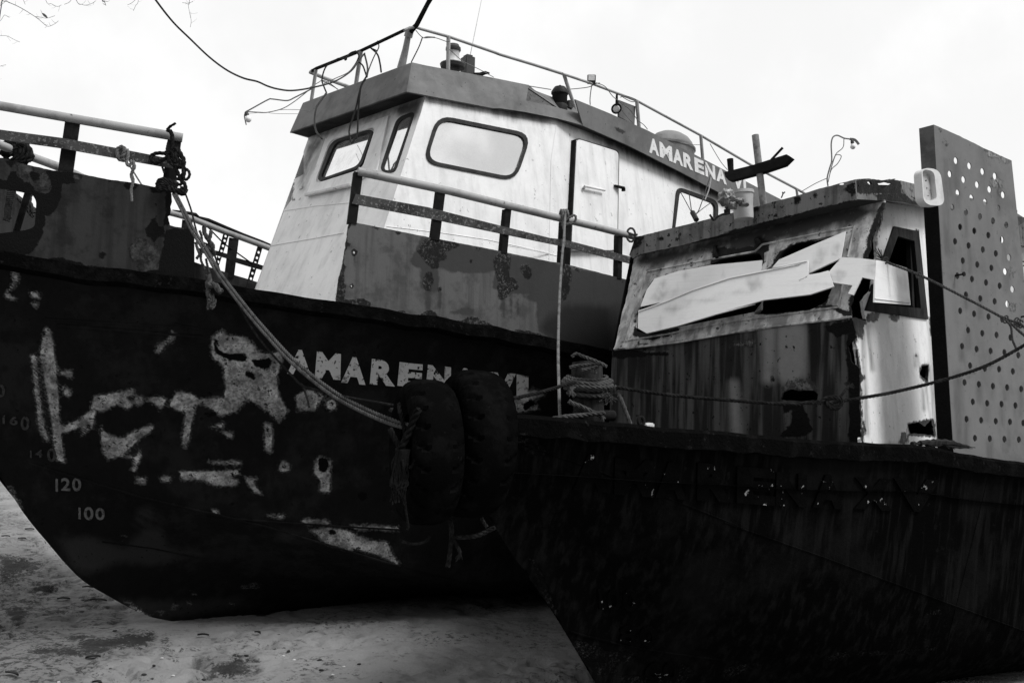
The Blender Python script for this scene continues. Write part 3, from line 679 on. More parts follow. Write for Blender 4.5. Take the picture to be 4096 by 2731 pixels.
# starboard and aft walls
def mir(P):
    x, b, h = FA.l(P); return FA.w(x, -b, h)
bm = bmesh.new()
tops = [PF.un(1705, 380), E1 + Z * .05, P2.un(3020, 830), P2.un(3200, 930)]; bots = [PF.un(1435, 1235), P1.un(2181, 1440), P2.un(3100, 1548), P2.un(3215, 1560)]
e0, e1 = PF.un(1240, 545), PF.un(1012, 1176); e2 = e1 + (e1 - e0).normalized() * .25; a0, a1 = e0 + dA * 3.0 - Z * .15, e2 + dA * 3.4
poly(bm, (e0, e1, e2, a1, a0)); poly(bm, (tops[3], a0, a1, bots[3]))
put('wheelhouse_starboard_wall', bm, M['white'], A)
def window(o_, i_, surf, m_pane, parent, rec=.012, gas=.016):
    fr = panel('window_frame', o_, surf.off(gas), gas + .012, M['gasket'], parent, [i_])
    pn = put('pane', panel_bm([(a, b) for a, b in i_], surf.off(-rec), .006), m_pane, None); pn.parent = fr; pn.matrix_parent_inverse = fr.matrix_basis.inverted() if False else Matrix.Identity(4)
    return fr
# a sub-part's matrix: its parent part carries the offset of the boat's Empty
def sub(o, part):
    o.parent = part; o.matrix_parent_inverse = Matrix.Identity(4); return o
for a, b, s, g_ in ((W1o, W1i, PF, .016), (W2o, W2i, PF, .004), (W3o, W3i, P1, .01), (W4o, W4i, P2, .01)): window(a, b, s, M['pane'], A, .004, g_)
# raised window bay, sill, corner strip
wb = panel('window_surround', px('c2', '590,1085 1085,905 990,1335 790,1450 440,1532'), PF.off(.012), .012, M['white'], A, [rnd(px('c2', '625,1100 985,992 878,1325 505,1442'), 26)])
bm = bmesh.new(); P, Q = PF.off(.02).un(*px('c2', '445,1530')[0]), PF.off(.02).un(*px('c2', '795,1452')[0]); bar(bm, P, Q, Z, .025, .05, .004); put('window_sill', bm, M['white'], A)
bm = bmesh.new()
for q, s in ((px('c5', '270,478 520,440 780,415'), PF), (px('c5', '160,752 440,705 740,650'), PF), (px('c5', '1070,600 1500,650 1850,702 2352,810'), P1), (px('c3', '440,990 400,1260') + [(2196, 1045)], P1), (px('c8', '60,555 260,590 470,640'), P2)):
    seam(bm, q, .004, s, 20)
put('weld_seam', bm, M['white'], A, True)
# door
dr = rnd(px('c3', '603,1088 930,1190 918,1960 560,1960'), 18)
dd = panel('door', dr, P2.off(.05), .05, M['white'], A, grid=20); sdf(dd, 'soft', [(px('c3', '930,1200 920,1700'), 6)])
bm = bmesh.new(); s_ = P2.off(.08); a, b = s_.un(2341, 745), s_.un(2419, 761); tube(bm, [P2.off(.03).un(2337, 752), s_.un(2337, 748), a, b], .011, 8); sub(put('door_handle', bm, M['white'], None, True), dd)
bm = bmesh.new(); P, Q = P2.off(.05).un(2455, 743), P2.off(.09).un(2494, 752); bar(bm, P, Q, Z, .012, .05); bar(bm, Q, Q + Z * -.03, nA, .03, .02); sub(put('door_latch', bm, M['iron'], None), dd)
bm = bmesh.new(); s_ = P2.off(.02); bar(bm, s_.un(2294, 562), s_.un(2268, 1080), h2, .015, .05); put('door_edge_shade', bm, M['iron'], A)  # thin dark strip added for the shadow line beside the raised door
panel('door_seal', rnd(px('c3', '596,1078 936,1184 924,1965 552,1965'), 18), P2.off(.012), .012, M['flange'], A)
# ---------------- visor and roof
VF = pl2(PF.P + PF.N * .175, nA, wr)
V0, V1 = VF.un(1626, 368), VF.un(1647, 250)
VP1 = Pl(V0, (V1 - V0).cross(h1)); G0, G1 = VP1.un(2332, 502), VP1.un(2316, 405)
VP2 = Pl(G0, Z.cross(h2) + (nA * 0))
vf = panel('roof_visor', px('c2', '312,1040 415,808') + [(1647, 250), (1626, 368)], VF, .012, M['visor'], A, grid=16)
sdf(vf, 'soft', [(px('c2', '880,640 860,840'), 14), (px('c2', '640,720 600,830'), 12), (px('c2', '320,1040 1225,725'), 5), (px('c2', '1240,640 1150,700'), 8)])
v1 = panel('roof_visor', [(1626, 368), (1647, 250)] + px('c2', '1380,515 1900,610 2185,668 2165,795') + px('c3', '205,790 420,835 625,892') + [(2332, 502)] + px('c3', '450,930 200,880 0,850') + px('c2', '1900,850 1360,745'), VP1, .012, M['visor'], A, grid=16)
sdf(v1, 'soft', [(px('c2', '2090,700 2110,800 2080,860'), 4), (px('c2', '1245,520 1225,720'), 4)])
v2o = [(2332, 502)] + px('c3', '590,780 860,890 1060,980 1150,1020 1600,1250 2000,1460 2352,1640 2352,1840 1700,1500 1400,1340 1000,1140 650,985')
v2 = panel('roof_visor', v2o, VP2, .012, M['visor'], A, grid=16)
sdf(v2, 'rust_or_shade', [px('c3', '895,985 930,1005 975,1020 985,1045 950,1048 915,1025')]); sdf(v2, 'soft', [(px('c3', '890,1000 1010,1140'), 6), (px('c3', '600,880 605,965'), 5), (px('c3', '960,1040 985,1100'), 10)])
for word in ((('A', 1163, 1240), ('M', 1246, 1345), ('A', 1350, 1428), ('R', 1432, 1508), ('E', 1520, 1594), ('N', 1604, 1682), ('A', 1690, 1770)), (('V', 1825, 1896), ('I', 1904, 1924))):
    bm = bmesh.new()
    for ch, x0, x1 in word:
        yb = lambda x: 1197 + .42 * (x - 1165); yt = lambda x: 1074 + .445 * (x - 1165)
        letters_bm(bm, [(ch, *px('c3', f'{x0},{yt(x0)} {x1},{yt(x1)} {x1+6},{yb(x1)} {x0+6},{yb(x0)}'))], VP2, .004, .045)
    put('visor_lettering', bm, M['letw'], A)
# notch wall behind the lowered visor, soffit, roof
VI = VP1.off(-.35)
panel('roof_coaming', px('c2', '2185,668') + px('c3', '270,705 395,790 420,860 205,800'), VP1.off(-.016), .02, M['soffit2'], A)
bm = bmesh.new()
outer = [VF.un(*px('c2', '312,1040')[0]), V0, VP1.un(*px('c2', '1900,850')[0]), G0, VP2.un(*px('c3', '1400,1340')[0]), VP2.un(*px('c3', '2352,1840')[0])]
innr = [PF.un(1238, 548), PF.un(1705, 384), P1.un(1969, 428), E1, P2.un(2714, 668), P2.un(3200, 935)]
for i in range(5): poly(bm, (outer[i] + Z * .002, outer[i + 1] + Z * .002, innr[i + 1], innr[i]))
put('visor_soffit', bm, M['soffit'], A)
bm = bmesh.new()
top = [VF.un(*px('c2', '420,815')[0]), VF.un(1647, 254), VP1.un(*px('c2', '1900,616')[0]), VP1.un(*px('c2', '2180,672')[0]), VP1.un(2316, 480), VP2.un(*px('c3', '1060,990')[0]), VP2.un(*px('c3', '2000,1470')[0]), VP2.un(*px('c3', '2352,1650')[0])]
top = [p - Z * .02 for p in top]
poly(bm, top + [top[0] + dA * 3.2 - Z * .25])
bmesh.ops.triangulate(bm, faces=bm.faces[:])
put('wheelhouse_roof', bm, M['visor'], A)
bm = bmesh.new(); e0, e1 = VF.un(*px('c2', '312,1040')[0]), VF.un(*px('c2', '415,808')[0])
poly(bm, (e0, e1, e1 + dA * 3.2 - Z * .25, e0 + dA * 3.2 - Z * .2)); poly(bm, (e0 + Z * .002, e0 + dA * 3.2 - Z * .2, PF.un(1240, 548) + dA * 3, PF.un(1240, 548)))
put('starboard_visor', bm, M['visor'], A)
# ---------------- roof rail
RV, RP1, RP2 = pl2(V1, nA, Z, -.05), Pl(V1, Z.cross(h1), -.05), Pl(G1, Z.cross(h2), -.05)
pipe('roof_rail', px('p', '1250,284 1265,275 1444,204 1617,122'), RV, 13, M['iron'], A, 8, 30)
pipe('roof_rail', px('p', '1617,122 1640,112 1663,110 1684,117 1796,148 1974,209 2000,219 2130,258 2250,296'), RP1, 12, M['rail'], A, 8, 30)
pipe('roof_rail', px('p', '2250,296 2372,337 2546,403 2801,541 3000,658 3194,760 3400,880'), RP2, 10.5, M['rail'], A, 8, 40)
P = RV.un(1250, 284); bm = bmesh.new(); tube(bm, [P, RV.un(1240, 289), RV.un(1243, 298) + dA * .15, RV.un(1275, 325) + dA * .6, RV.un(1316, 358) + dA * 1.0], .018, 8); put('roof_rail', bm, M['rail'], A, True)
for p, q, w, s, m in (((1264, 280), (1243, 420), 14, RV, 'rail'), ((1444, 206), (1422, 350), 17, RV, 'rail'), ((1794, 148), (1792, 290), 17, RP1, 'rail'), ((2255, 297), (2312, 470), 15, RP1, 'rail'), ((2547, 404), (2557, 520), 15, RP2, 'rail'), ((2803, 542), (2812, 650), 13, RP2, 'rail'), ((3186, 758), (3192, 800), 10, RP2, 'rail')):
    pipe('roof_rail_post', [p, q], s, w, M[m], A, 8)
bm = bmesh.new(); tube(bm, [RV.un(1604, 275), RV.un(1622, 200), RV.un(1636, 128)], [.034, .026, .022], 10); tube(bm, [RV.un(1632, 150), RV.un(1640, 120)], .034, 10); put('mast_step', bm, M['rail'], A, True)
bm = bmesh.new(); tube(bm, [RV.un(1630, 140), RV.un(1667, 100), RV.un(1719, 0), RV.un(1800, -160)], [.026, .02, .018, .014], 8); tube(bm, [RV.un(1672, 92), RV.un(1735, -10), RV.un(1812, -160)], .005, 5); mast = put('raked_mast', bm, M['iron'], A, True)
# lamps and fittings on the roof
def rp(px_, py_, back): return RP1.off(-back).un(px_, py_)
def sz(P, p): return p * (P - CAM).dot(_f) / F
P = rp(1811, 262, .3); k = sz(P, 1)
bm = bmesh.new(); lathe(bm, P, Z, [(-12*k, 20*k), (-10*k, 48*k), (2*k, 52*k), (6*k, 50*k), (8*k, 34*k)], 20)
bar(bm, P + Z*(-40*k), P + Z*(-8*k), nA, 40*k, 40*k); lamp = put('search_lamp', bm, M['lampd'], A, True)
bm = bmesh.new(); lathe(bm, P + Z*8*k, Z, [(0, 33*k), (4*k, 30*k), (26*k, 25*k), (44*k, 25*k), (48*k, 27*k)], 20); sub(put('lamp_lens', bm, M['lampw'], None, True), lamp)
bm = bmesh.new(); lathe(bm, P + Z*56*k, Z, [(0, 28*k), (6*k, 31*k), (16*k, 30*k), (18*k, 26*k), (28*k, 22*k), (30*k, 12*k)], 20); sub(put('lamp_cap', bm, M['lampd'], None, True), lamp)
P = rp(1870, 290, .35); k = sz(P, 1); bm = bmesh.new(); bar(bm, P - Z*20*k, P + Z*60*k, h1, 42*k, 46*k, 2*k); bar(bm, P + Z*60*k, P + Z*68*k, h1, 26*k, 30*k); put('lamp_battery_box', bm, M['lampd'], A)
P = rp(1895, 296, .3); k = sz(P, 1); bm = bmesh.new(); tube(bm, [P, P + h1*28*k + Z*2*k, P + h1*55*k + Z*16*k, P + h1*72*k + Z*17*k], [5*k, 9*k, 7*k, 4*k], 8); put('lamp_crank', bm, M['iron'], A, True)
P = VP1.off(-.05).un(2238, 428); k = sz(P, 1)
bm = bmesh.new(); lathe(bm, P, Z, [(-20*k, 32*k), (6*k, 32*k), (10*k, 30*k), (48*k, 30*k), (52*k, 35*k), (60*k, 35*k), (72*k, 28*k), (80*k, 22*k), (82*k, 6*k), (88*k, 4*k)], 24); lan = put('navigation_lantern', bm, M['gasket'], A, True)
bm = bmesh.new(); lathe(bm, P + Z*11*k, Z, [(0, 30.6*k), (36*k, 30.6*k)], 24); g_ = put('lantern_lens', bm, M['int'], None, True); sub(g_, lan)
bm = bmesh.new(); bar(bm, P + nA*24*k - Z*4*k, P + nA*24*k + Z*6*k, h1, 36*k, 10*k, 2*k); bar(bm, P + h1*48*k, P + h1*48*k + Z*34*k, h1, 22*k, 24*k, 3*k); put('lantern_bracket', bm, M['lampd'], A)
P = RP2.un(2366, 318); k = sz(P, 1); fd = (CAM - P); fd.z = 0; fd.normalize(); fs_ = fd.cross(Z)
bm = bmesh.new(); bar(bm, P - Z*17*k - fd*.02, P + Z*17*k + fd*.01, fs_, 34*k, 16*k, 1.5*k); fl = put('floodlight', bm, M['lampd'], A)
bm = bmesh.new(); bar(bm, P - Z*12*k + fd*.05, P + Z*13*k + fd*.05, fs_, 26*k, 3*k, 1*k); sub(put('floodlight_glass', bm, M['letw'], None), fl)
P = RP2.un(2466, 436); k = sz(P, 1)
bm = bmesh.new(); lathe(bm, P + fs_*0, (h2 * -.6 + fd * .8), [(-30*k, 5*k), (-26*k, 9*k), (-4*k, 18*k), (2*k, 22*k), (0, 18*k), (-8*k, 12*k)], 20); tube(bm, [P + Z*12*k, P + Z*50*k, RP2.un(2468, 372)], [6*k, 5*k, 4*k], 8); hn = put('loudspeaker_horn', bm, M['iron'], A, True)
bm = bmesh.new(); lathe(bm, P, (h2 * -.6 + fd * .8), [(0, 15*k), (4*k, 12*k), (5*k, .001)], 16); sub(put('horn_mouth', bm, M['lampw'], None, True), hn)
panel('signal_board', px('c3', '932,785 1062,835 1055,982 935,915'), RP2.off(-.02), .02, M['plate'], A)
# domed hatch behind the visor
Q0 = VP2.off(-.42).un(2688, 590); k = sz(Q0, 1)
bm = bmesh.new(); pr = None
for h_, r_, dr in ((-40, .98, 0), (-8, 1.0, 0), (-4, 1.05, 0), (4, 1.05, 0), (4, .97, 0), (24, .90, 0), (42, .74, 0), (54, .5, 0), (60, .22, 0), (61, .02, 0)):
    cur = [bm.verts.new(Q0 + Z * h_ * k + h2 * math.cos(a_) * 128 * k * r_ + nA * math.sin(a_) * 80 * k * r_) for a_ in [2 * math.pi * q / 36 for q in range(36)]]
    if pr:
        for q in range(36): bm.faces.new((pr[q], pr[(q + 1) % 36], cur[(q + 1) % 36], cur[q]))
    pr = cur
put('domed_roof_hatch', bm, M['hatch'], A, True)
bm = bmesh.new(); P = RP1.off(-.5).un(1880, 226); tube(bm, [P - Z*.15, P, RP1.off(-.5).un(1926, 0), RP1.off(-.5).un(1960, -170)], [.006, .004, .0025, .0015], 5); put('whip_antenna', bm, M['lampw'], A, True)
# ================================================================== the nearer boat, right
B = empty('fishing_boat', (1.5, 6, 0), 'nearer beached boat with boarded cabin windows and near black bow', 'boat', 'beached boats')
HE = R(5)
dB = az(37); n0 = Vector((math.cos(R(37)), -math.sin(R(37)), 0))
nB = n0 * math.cos(HE) + Z * math.sin(HE); uB = Z * math.cos(HE) - n0 * math.sin(HE)
O_B = at(1752, 1640, 4.15)
FB = Fr(O_B, dB, nB, uB)
bb0 = itp([(0, 0), (.5, .3), (1, .57), (1.8, .95), (2.65, 1.3), (4, 1.75), (5.5, 2.0), (9, 2.05)])
bb1 = itp([(0, 0), (.5, .26), (1, .49), (1.8, .83), (2.65, 1.14), (4, 1.55), (5.5, 1.8), (9, 1.85)])
CB0, CB1 = Cur(FB, bb0), Cur(FB, lambda s: bb1(s - .02))
CAPL = px('c10', '325,200 450,215 700,235 900,255 1100,275 1400,295') + px('c11', '300,78 600,100 850,115 1200,130 1350,160 1500,190 1825,235') + [(4300, 1888)]
SEAM = px('c10', '345,350 630,440 1150,640 1500,780') + px('c11', '0,590 600,800 1330,1070 1825,1250') + [(4300, 2590)]
hz0 = itp([(0, 0)] + [q for q in zt(CB0, FB, CAPL) if q[0] > .3]); hz1 = itp([(.02, -.03)] + [q for q in zt(CB1, FB, SEAM) if q[0] > .35])
CLB = pl2(O_B, dB, uB)
stB = []
for q in [(1830, 1880), (1949, 2057), (1988, 2120), (2059, 2230), (2177, 2395), (2271, 2544), (2350, 2678), (2381, 2731), (2560, 3000)]:
    x, b, h = FB.l(CLB.un(*q)); stB.append((x, h))
SKB, HKB = stB[-1]; LB = 6.5
_sb = itp(sorted([(.02, -.05)] + stB))
def rowB(f, t):
    s0, s1, sk = LB * t, .02 + (LB - .02) * t, SKB + (LB - SKB) * t
    z0, z1 = hz0(s0), hz1(s1)
    if f <= 1:
        s = s0 + (s1 - s0) * f; return s, bb0(s0) * (1 - f) + bb1(s1 - .02) * f, z0 + (z1 - z0) * f
    g = f - 1; s = s1 + (sk - s1) * g
    e_ = 1 + 5.5 * min(1, max(0, t - .06) * 4); b = bb1(s1 - .02) * (1 - g ** e_) ** .8 + min(.05, t * .4) * g
    zz = z1 + (HKB - .10 - z1) * g; S = .02 + (SKB - .02) * g
    corr = _sb(S) - (hz1(.02) * (1 - g) + (HKB - .10) * g)
    return s, b, zz + corr * (1 - t) ** 10
bm = bmesh.new()
ts = [i / 240 * .75 for i in range(241)] + [.75 + .25 * (i + 1) / 16 for i in range(16)]
ff = [i / 30 for i in range(31)] + [1 + (i + 1) / 50 for i in range(50)]
for sg, tt, f_ in ((1, ts, ff), (-1, ts[::12] + [1.0], ff[::8] + [2.0])):
    tt = sorted(set(tt)); f_ = sorted(set(f_))
    g = [[bm.verts.new(FB.w(r[0], max(r[1], 0) if sg > 0 else -min(max(r[1], 0), .88), r[2])) for r in (rowB(f, t) for t in tt)] for f in f_]
    for i in range(len(f_) - 1):
        for j in range(len(tt) - 1):
            q = (g[i][j], g[i][j + 1], g[i + 1][j + 1], g[i + 1][j]); bm.faces.new(q if sg > 0 else q[::-1])
bmesh.ops.remove_doubles(bm, verts=bm.verts[:], dist=.0005)
_tr = [rowB(f, 1.0) for f in ff[::8] + [2.0]]
poly(bm, [FB.w(*r) for r in _tr] + [FB.w(r[0], -min(r[1], .88), r[2]) for r in _tr[::-1]])
hullB = put('hull', bm, M['hullb'], B, True)
sdf(hullB, 'rust_or_shade', [px('c10', '340,300 420,330 520,400 560,450 480,430 350,380'), px('c10', '600,1340 700,1360 800,1400 1000,1410 940,1440 860,1470 780,1540 700,1480 640,1420'), px('c10', '830,1520 900,1568 1200,1568 1240,1490 1180,1470 1050,1540'), px('c10', '400,900 470,1000 560,1250 470,1120'),
  px('c11', '0,1470 160,1450 280,1440 100,1510 0,1530'), px('c11', '560,1430 700,1380 950,1370 1300,1350 1200,1390 800,1400 600,1440'), px('c11', '240,80 500,90 480,160 300,150'), px('c11', '730,150 800,160 790,220 740,200'), px('c11', '1240,1150 1330,1100 1330,1150'), px('c10', '1350,310 1400,330 1380,380'), px('c10', '1600,330 1720,380 1640,400')])
bv = Bv(hullB.data)
bm = bmesh.new(); seam(bm, SEAM, .004, bv, 30); seam(bm, px('c10', '565,1290 700,1330 850,1365 1100,1410 1400,1450'), .006, bv); seam(bm, [(3950, 1915), (3790, 2560)], .005, bv)
put('weld_seam', bm, M['hullb'], B, True)
# cap rail, thick and splintered
bm = bmesh.new(); prev = None
for i in range(150):
    s = .02 + i * .043; P = FB.w(s, bb0(s), hz0(s)); n = CB0.nrm(P); w1_ = .006 * noise.noise(Vector((s * 7, 3, 1))); w2_ = .01 * noise.noise(Vector((s * 11, 8, 1)))
    cur = [bm.verts.new(P + n * a + uB * h) for a, h in ((.022 + w2_, -.085 + w2_), (.026 + w1_, -.012 + w1_), (.01, .006 + w1_), (-.05, .004 + w1_), (-.06, -.03), (-.06, -.09))]
    if prev:
        for k in range(6): bm.faces.new((prev[k], prev[(k + 1) % 6], cur[(k + 1) % 6], cur[k]))
    prev = cur
put('cap_rail', bm, M['rub'], B)
bm = bmesh.new(); prev = None
for i in range(34):
    s = .1 + i * .19; cur = [bm.verts.new(FB.w(s, (bb0(s) - .03) if k == 1 else -min(.88, bb0(s) - .03) * abs(k), hz0(s) - .24)) for k in (1, 0, -1)]
    if prev:
        for k in range(2): bm.faces.new((prev[k], prev[k + 1], cur[k + 1], cur[k]))
    prev = cur
put('deck', bm, M['int'], B)
bm = bmesh.new()
for ch, cr, x0, y0, x1, y1 in (('A', 'c10', 622, 405, 798, 585), ('M', 'c10', 830, 425, 1034, 610), ('A', 'c10', 1040, 440, 1195, 625), ('R', 'c10', 1250, 450, 1432, 640), ('E', 'c10', 1452, 470, 1648, 655), ('N', 'c11', 305, 290, 490, 490), ('A', 'c11', 530, 300, 712, 502)):
    k = .04 * (x1 - x0); letters_bm(bm, [(ch, *px(cr, f'{x0+4},{y0-k} {x1+4},{y0+k} {x1},{y1+k} {x0},{y1-k}'))], bv, .013, .06)
put('hull_lettering', bm, M['letd'], B)
bm = bmesh.new()
for ch, x0, y0, x1, y1 in (('X', 1080, 412, 1470, 745), ('V', 1490, 420, 1965, 765)):
    letters_bm(bm, [(ch, *px('cX', f'{x0},{y0} {x1},{y0+20} {x1},{y1+16} {x0},{y1-8}'))], bv, .011, .06)
put('hull_lettering', bm, M['letd'], B)
for lst in ([('I', 755, 1085, 775, 1185), ('0', 800, 1085, 870, 1190), ('0', 880, 1085, 955, 1195)], [('8', 862, 1272, 950, 1362), ('0', 965, 1275, 1058, 1372)], [('6', 990, 1455, 1075, 1545), ('0', 1085, 1455, 1165, 1550)]):
    bm = bmesh.new()
    for ch, x0, y0, x1, y1 in lst: letters_bm(bm, [(ch, *px('c10', f'{x0-6},{y0} {x1-6},{y0} {x1},{y1} {x0},{y1}'))], bv, .012, .03)
    put('draft_mark', bm, M['letd'], B)
# ---------------- cabin
RK = at(3406, 1270, 5.65)
PBL = pl2(RK, nB, uB)                           # lower front
wB = uB * math.cos(R(26)) + dB * math.sin(R(26))
PBU = pl2(RK, nB, wB)                           # raked window band
PBS = pl2(RK, dB, uB)                           # side
def skew(pl, q): return [pl.un(*p) for p in q]
low_o = [(2449, 1396), (3406, 1270)] + rag(px('c9', '800,580 830,700 775,760 800,860 850,900 850,1100 860,1400'), 5)[1:] + [(3446, 1860), (2430, 1860)]
lb = panel('cabin_lower_front', low_o, PBL, .02, M['lowb'], B, [rag(px('c9', '355,1095 370,1050 420,1030 480,1040 560,1035 590,1060 585,1095 480,1108'), 4, 9, True)], 12)
sdf(lb, 'soft', [(px('c9', '270,660 272,960'), 70), (px('c9', '430,670 425,900'), 130), (px('c8', '2110,1180 2110,1500'), 60), (px('c9', '60,1000 80,1400'), 40)])
sdf(lb, 'lite', [px('c9', '380,1020 420,985 520,990 590,1020 560,1030 430,1025'), px('c8', '1830,1330 2000,1290 1960,1330'), px('cQ', '1640,230 1900,200 2100,230 2250,200 2250,230 2000,250 1800,280')])
sdf(lb, 'rust_or_shade', [px('c9', '770,700 760,800 790,1000 780,1400 870,1400 860,600 800,590'), px('c9', '350,1100 380,1180 430,1160 420,1250 330,1330 470,1330 560,1290 520,1180 480,1110'), px('cQ', '1350,100 1640,180 1900,230 2200,230 2350,280 1900,290 1700,300 1500,330 1360,300'), px('c9', '620,640 800,590 800,680 700,700'), ell(*px('c9', '305,965')[0], 9, 13)])
wl = rnd(px('c8', '1215,810 1430,745 1650,690 1760,660 2060,640 2060,1060 1420,1185 1060,1235 1062,1180 1130,930'), 16)
wl = rnd(px('c8', '1212,812 1430,745 1650,700 1760,655 2040,610 2062,690 2050,790 2052,1062 1400,1190 1180,1250 1060,1220 1065,1150 1130,940'), 14)
wr_ = rnd(px('c9', '320,240 370,165 440,120 660,70 745,60 690,370 640,480 550,530 260,560 180,560 240,480 245,290'), 14)
up_o = [(2453, 1397)] + rag([(2459, 1389), (2474, 1312), (2510, 1174), (2531, 1057), (2548, 990)], 3)[1:] + [(3540, 800)] + rag(px('c4', '1245,1040 1200,1170 1145,1290 1150,1350 1115,1440') + px('c9', '835,380 790,500 800,580'), 5)
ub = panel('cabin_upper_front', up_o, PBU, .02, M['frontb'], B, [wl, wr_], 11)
sdf(ub, 'soft', [px('c8', '1050,640 2352,330 2352,420 2000,520 1700,610 1200,740 1060,720'), px('c4', '0,1240 850,1030 1240,1010 1220,1100 1000,1180 700,1250 0,1450'), (px('c8', '2352,1160 1700,1270 1300,1330'), 10), (px('c9', '700,180 740,160'), 30)])  # first two outlines paint the shade under the eave
sdf(ub, 'rust_or_shade', [px('c8', '1180,1245 1300,1210 1420,1190 1420,1235 1160,1300 1050,1260 1050,1190 1080,1190'), px('c8', '1660,610 1700,560 1740,600 2000,550 2010,490 2100,500 2110,590 2060,640 1660,700'), px('c8', '1690,560 1660,690 1900,680 2060,650 2060,740 2090,730 2060,600'), px('c4', '235,1290 290,1260 370,1320 310,1350 330,1430 300,1520 290,1440 240,1330'), px('c4', '370,1500 420,1400 530,1330 680,1290 820,1275 700,1310 560,1360 450,1430'),
 (px('c4', '1255,1030 1205,1170 1150,1290 1150,1350 1120,1440'), 34), (px('c9', '835,370 800,500 800,580'), 26), px('c9', '230,540 250,570 500,540 640,490 690,370 660,390 610,480 520,520'), (px('c9', '540,520 700,510 720,515'), 8), (px('c9', '690,520 800,570'), 16), (px('c8', '1090,1300 1080,1330 1160,1320'), 5), (px('c8', '1215,800 1140,930 1100,1030 1060,1150'), 6)])
# window band mouldings
bm = bmesh.new()
for q in (px('c8', '985,1300 1150,760 1500,690 2000,600') + px('c4', '300,1330 700,1250 1020,1190 970,1430'), px('c8', '985,1300 1300,1250 1700,1170') + px('c9', '100,600 400,560 720,515 760,260'), px('c8', '985,1360 1400,1310 1800,1240') + px('c9', '150,655 450,620 720,590 800,575')): seam(bm, q, .007, PBU.off(.002), 20)
put('window_moulding', bm, M['frontb'], B, True)
bm = bmesh.new(); sfu = PBU.off(.0); tube(bm, [PBU.un(3070, 1015), PBU.un(3066, 1045), PBU.un(3052, 1090)], [.02, .014, .02], 8); put('window_post', bm, M['frontb'], B, True)
for q_ in (((2862, 985), (2858, 1005), (2868, 1030), .012), ((3028, 958), (3030, 968), (3034, 975), .018)):
    bm = bmesh.new(); tube(bm, [PBU.un(*q_[0]), PBU.off(.04).un(*q_[1]), PBU.off(.03).un(*q_[2])], q_[3], 8); put('wiper_spindle', bm, M['iron'], B, True)
# side wall, its doorway-high frame
sw_i = px('c9', '1092,70 1195,100 1235,522 940,490')
side_o = rag(px('c4', '1250,1020 1230,1150 1190,1300 1200,1420') + px('c9', '960,240 930,400 870,480 890,600 800,580'), 4)[:-1] + rag([(3406, 1275), (3424, 1385), (3438, 1474), (3441, 1601), (3444, 1773)], 3) + [(3446, 1880), (3752, 1900), (3745, 815), (3540, 790)]
sh = [rag(px('c9', '1155,1248 1220,1235 1262,1262 1300,1222 1318,1322 1230,1308 1170,1308'), 4, 7, True), rag(px('c9', '1228,935 1242,882 1280,878 1278,978 1245,955'), 3, 6, True), rag(px('c9', '1296,580 1340,560 1345,690 1300,680'), 3, 7, True)]
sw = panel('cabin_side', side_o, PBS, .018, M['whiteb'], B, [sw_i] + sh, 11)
sdf(sw, 'rust_or_shade', [px('c9', '1110,1298 1142,1298 1158,1352 1130,1382 1100,1362'), px('c9', '1145,1240 1320,1210 1330,1330 1160,1320'), px('c9', '1220,925 1235,872 1288,870 1285,1000 1230,960'), px('c9', '1030,560 1110,565 1085,612 1050,600'), px('c9', '900,555 975,545 965,605 920,610 880,600'), px('c9', '785,550 900,600 880,640 870,720 830,690 800,620'), (px('c9', '820,700 850,900 858,1100 870,1370'), 12), ell(*px('c9', '870,960')[0], 8, 14), (px('c9', '880,1230 885,1300'), 12), ell(*px('c9', '1196,724')[0], 4, 5), ell(*px('c9', '1206,815')[0], 4, 7), (px('c4', '1255,1040 1225,1180 1195,1330'), 6), px('c9', '1285,575 1345,550 1350,700 1295,690'), (px('c4', '1510,1215 1530,1225'), 8)])
sdf(sw, 'soft', [(px('c9', '900,640 930,900'), 16), (px('c9', '1270,880 1260,1150'), 18), (px('c9', '1300,900 1310,1300'), 20), (px('c9', '1318,-80 1325,560 1340,1000 1350,1400'), 44), (px('c9', '1205,820 1205,880'), 5), (px('c9', '870,700 890,1300'), 12), (px('c9', '1290,600 1310,850'), 14), (px('c9', '1000,1380 1320,1380'), 10)])  # widest strip paints in the soft shade beside the plate
fo = px('c9', '1070,8 1224,40 1282,592 892,535')
panel('added_dark_aft_backing', [(3750, 815), (4005, 850), (4008, 1250), (4110, 1290), (4125, 1960), (3756, 1900)], PBS.off(-.02), .02, M['int'], B)  # aft cabin side as an added dark sheet, so plate holes look shaded
wfr = panel('side_window_frame', fo, PBS.off(.012), .026, M['wood'], B, [sw_i], 12)
bm = bmesh.new(); s2 = PBS.off(-.03); bar(bm, s2.un(*px('c9', '1160,85')[0]), s2.un(*px('c9', '1175,515')[0]), dB, .05, .03); bar(bm, s2.un(*px('c9', '1190,95')[0]), s2.un(*px('c9', '1225,525')[0]), dB, .03, .03); sub(put('window_post', bm, M['iron'], None), wfr)
# back and starboard walls keep the inside dark
def lB(x, b, h): return FB.w(x, b, h)
xr, br_, hr = FB.l(RK); xl, bl_, hl_ = FB.l(PBL.un(2449, 1396)); xt, bt_, ht = FB.l(PBU.un(3540, 800)); hb = -.24
bm = bmesh.new()
poly(bm, (lB(xl, bl_, hb), lB(xl, bl_, hl_), lB(xt, bl_, ht), lB(4.6, bl_, ht), lB(4.6, bl_, hb))); poly(bm, (lB(4.6, bl_, hb), lB(4.6, bl_, ht), lB(4.6, br_, ht), lB(4.6, br_, hb)))
poly(bm, (lB(xt + .01, bl_, ht - .01), lB(4.6, bl_, ht - .01), lB(4.6, br_, ht - .01), lB(xt + .01, br_, ht - .01)))
put('cabin_rear_wall', bm, M['int'], B)
